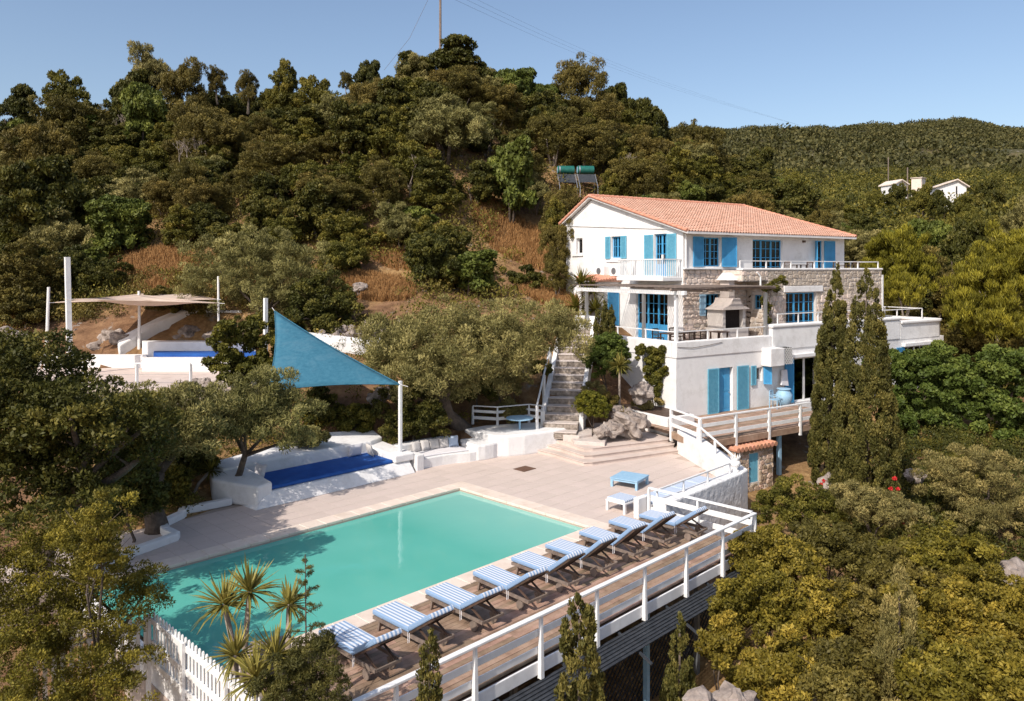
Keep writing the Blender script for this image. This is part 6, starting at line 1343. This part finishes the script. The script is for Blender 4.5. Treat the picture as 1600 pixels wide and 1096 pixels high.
# remaining far wood and undergrowth as masses nobody could count
def mass(name,pts,cr,per,L,asp,m,seed,flat=.8,kind='stuff'):
    C=np.array(pts); V,Q,A=leaf_quads(C,np.array(cr),per*len(C),L,asp,.2,seed,flat,.35); 
    return tag(link(name,npmesh(name,V,Q,m,A)),kind=kind)
pts=[];cr=[]; rest=cand[420:]
for d,x,y,z,px in rest:
    s=random.uniform(1.3,2.2)
    for q in range(5): pts.append((x+random.uniform(-1,1)*s,y+random.uniform(-1,1)*s,z+s*random.uniform(.6,1.9))); cr.append(s*.6)
if pts: mass('upper_wood',pts,cr,150,.32,.5,L_mid,501)
# undergrowth on the near slope
pts=[];cr=[];g=np.random.default_rng(12)
for _ in range(13000):
    px=g.uniform(-60,1650); d=g.uniform(39,112)
    x,y,_z=D(px,d,z=0); t,s=toH(x,y)
    if (-1<t<26 and -6<s<15.5) or (-6<t<=-1 and s<6): continue
    if px>900 and d<45: continue
    if d<45.2 and 40<px<440: continue
    if any(math.hypot(x-a,y-b)<r*1.05 for a,b,r in clear) and g.random()<.95: continue
    if d<46 and px>440 and g.random()<.5: continue
    if hides(x,y,h1(x,y)-.6,.4) and g.random()<.93: continue
    pts.append((x,y,h1(x,y)+g.uniform(.1,.7))); cr.append(g.uniform(.45,1.05))
h=len(pts)//2
mass('undergrowth',pts[:h],cr[:h],50,.2,.45,L_mid,502); mass('undergrowth',pts[h:],cr[h:],50,.2,.35,L_brown,503)
pts=[];cr=[]
for _ in range(2600):
    if g.random()<.62: px=g.uniform(1130,1750); d=g.uniform(13,43)
    elif g.random()<.3: px=g.uniform(170,470); d=g.uniform(24,32.5)
    elif g.random()<.5: px=g.uniform(-100,330); d=g.uniform(11,33)
    else: px=g.uniform(420,900); d=g.uniform(32.5,40)
    x,y,_z=D(px,d,z=0); t,s=toH(x,y); q=proj(x,y,0)
    if -3.6<t and -5<s<14: continue
    if 4<x<27.2 and 10<y<25.3: continue
    if 11<x<23 and 25<y<27.9: continue
    if 22<x<31.5 and 13<y<26.3: continue
    if d>32.8 and 40<px<435: continue
    if 835<px: 
        if d>32 and px<960: continue
    if 1200<px<1300 and d>28: continue
    z=h1(x,y)
    if 500<px<620 and d<37 and g.random()<.75: continue
    if px>1130 and 8-0*z> 0 and z+.7>8-(905-HZ)*d/FPX and px>1560: continue
    pts.append((x,y,z+g.uniform(.0,.35))); cr.append(g.uniform(.3,.6))
h=len(pts)//2; mass('ground_cover',pts[:h],cr[:h],110,.11,.45,L_fore,511); mass('ground_cover',pts[h:],cr[h:],110,.11,.4,L_mid,512)
pts=[];cr=[]
for _ in range(420):
    px=g.uniform(0,440); d=g.uniform(44.3,49); x,y,_z=D(px,d,z=0)
    if 190<px<300 and d<46.5: continue
    if math.sin(px*.045)*math.sin(d*1.7)>.45: continue
    pts.append((x,y,h1(x,y)+g.uniform(.05,.4))); cr.append(g.uniform(.3,.65))
mass('ground_cover',pts,cr,90,.13,.4,L_brown,513)
pts=[];cr=[]
for _ in range(520):
    px=g.uniform(1395,1680); d=g.uniform(27,41.5); x,y,_z=D(px,d,z=0)
    if math.sin(px*.03+d)*math.sin(d*.9)>.72: continue
    pts.append((x,y,h1(x,y)+g.uniform(.05,.5))); cr.append(g.uniform(.35,.7))
mass('ground_cover',pts,cr,90,.12,.45,L_oak,514)
# wood from 118 m to 230 m
pts=[];cr=[]
for _ in range(2600):
    d=118+ (245-118)*g.random(); px=g.uniform(900,1700) if g.random()<.8 else g.uniform(-60,900); x,y,_z=D(px,d,z=0)
    if 1370<px<1520 and 138<d<185: continue
    s=g.uniform(1.6,3.0); z=h1(x,y)
    for q in range(3): pts.append((x+g.uniform(-1,1)*s,y+g.uniform(-1,1)*s,z+s*g.uniform(.3,1.3))); cr.append(s*.75)
h=len(pts)//2; mass('valley_wood',pts[:h],cr[:h],26,.6,.5,L_mid,504); mass('valley_wood',pts[h:],cr[h:],26,.6,.5,L_oak,505)
# maquis on the far ridge
pts=[];cr=[]
for _ in range(21000):
    d=235+(680-235)*g.random()**.8; px=g.uniform(950,1720); x,y,_z=D(px,d,z=0); v=math.sin(x*.03)*math.sin(y*.027)+math.sin(x*.011+y*.017)
    if v<-1.75+.8*g.random() : continue
    s=(1.0+3.0*g.random()**2.2)*(1+d/900); pts.append((x,y,h1(x,y)+s*.25)); cr.append(s)
mass('far_maquis',pts,cr,14,1.5,.6,L_far,506,flat=.45)
# dry grass in the clearings and on the bank
def grass(name,areas,n,h0,m,seed):
    g=np.random.default_rng(seed); P=[]
    for (px,py,r,wt) in areas:
        p,d=hit(px,py); 
        if not p: continue
        R0=r/FPX*d; k=int(n*wt); a=g.random(k)*2*PI; q=np.sqrt(g.random(k))*R0; P.append(np.c_[p[0]+np.cos(a)*q*1.0,p[1]+np.sin(a)*q*1.6])
    P=np.concatenate(P); z=hgt(P[:,0],P[:,1]); n=len(P); B0=np.c_[P,z-.05]; a=g.random(n)*2*PI; w_=np.c_[np.cos(a),np.sin(a),np.zeros(n)]*.03
    T_=B0+np.c_[g.normal(size=n)*.12,g.normal(size=n)*.12,h0*g.uniform(.5,1.3,n)]
    V=np.stack([B0-w_,B0+w_,T_+w_*.3,T_-w_*.3],1).reshape(-1,3); tag(link(name,npmesh(name,V,np.arange(4*n).reshape(-1,4),m,g.random(n))),kind='stuff')
grass('dry_grass',[(590,450,46,1),(235,420,60,1.2),(815,385,60,1.2),(330,440,60,.6),(10,500,40,.3),(860,470,40,.5),(620,400,40,.3)],9000,.42,L_dry,601)
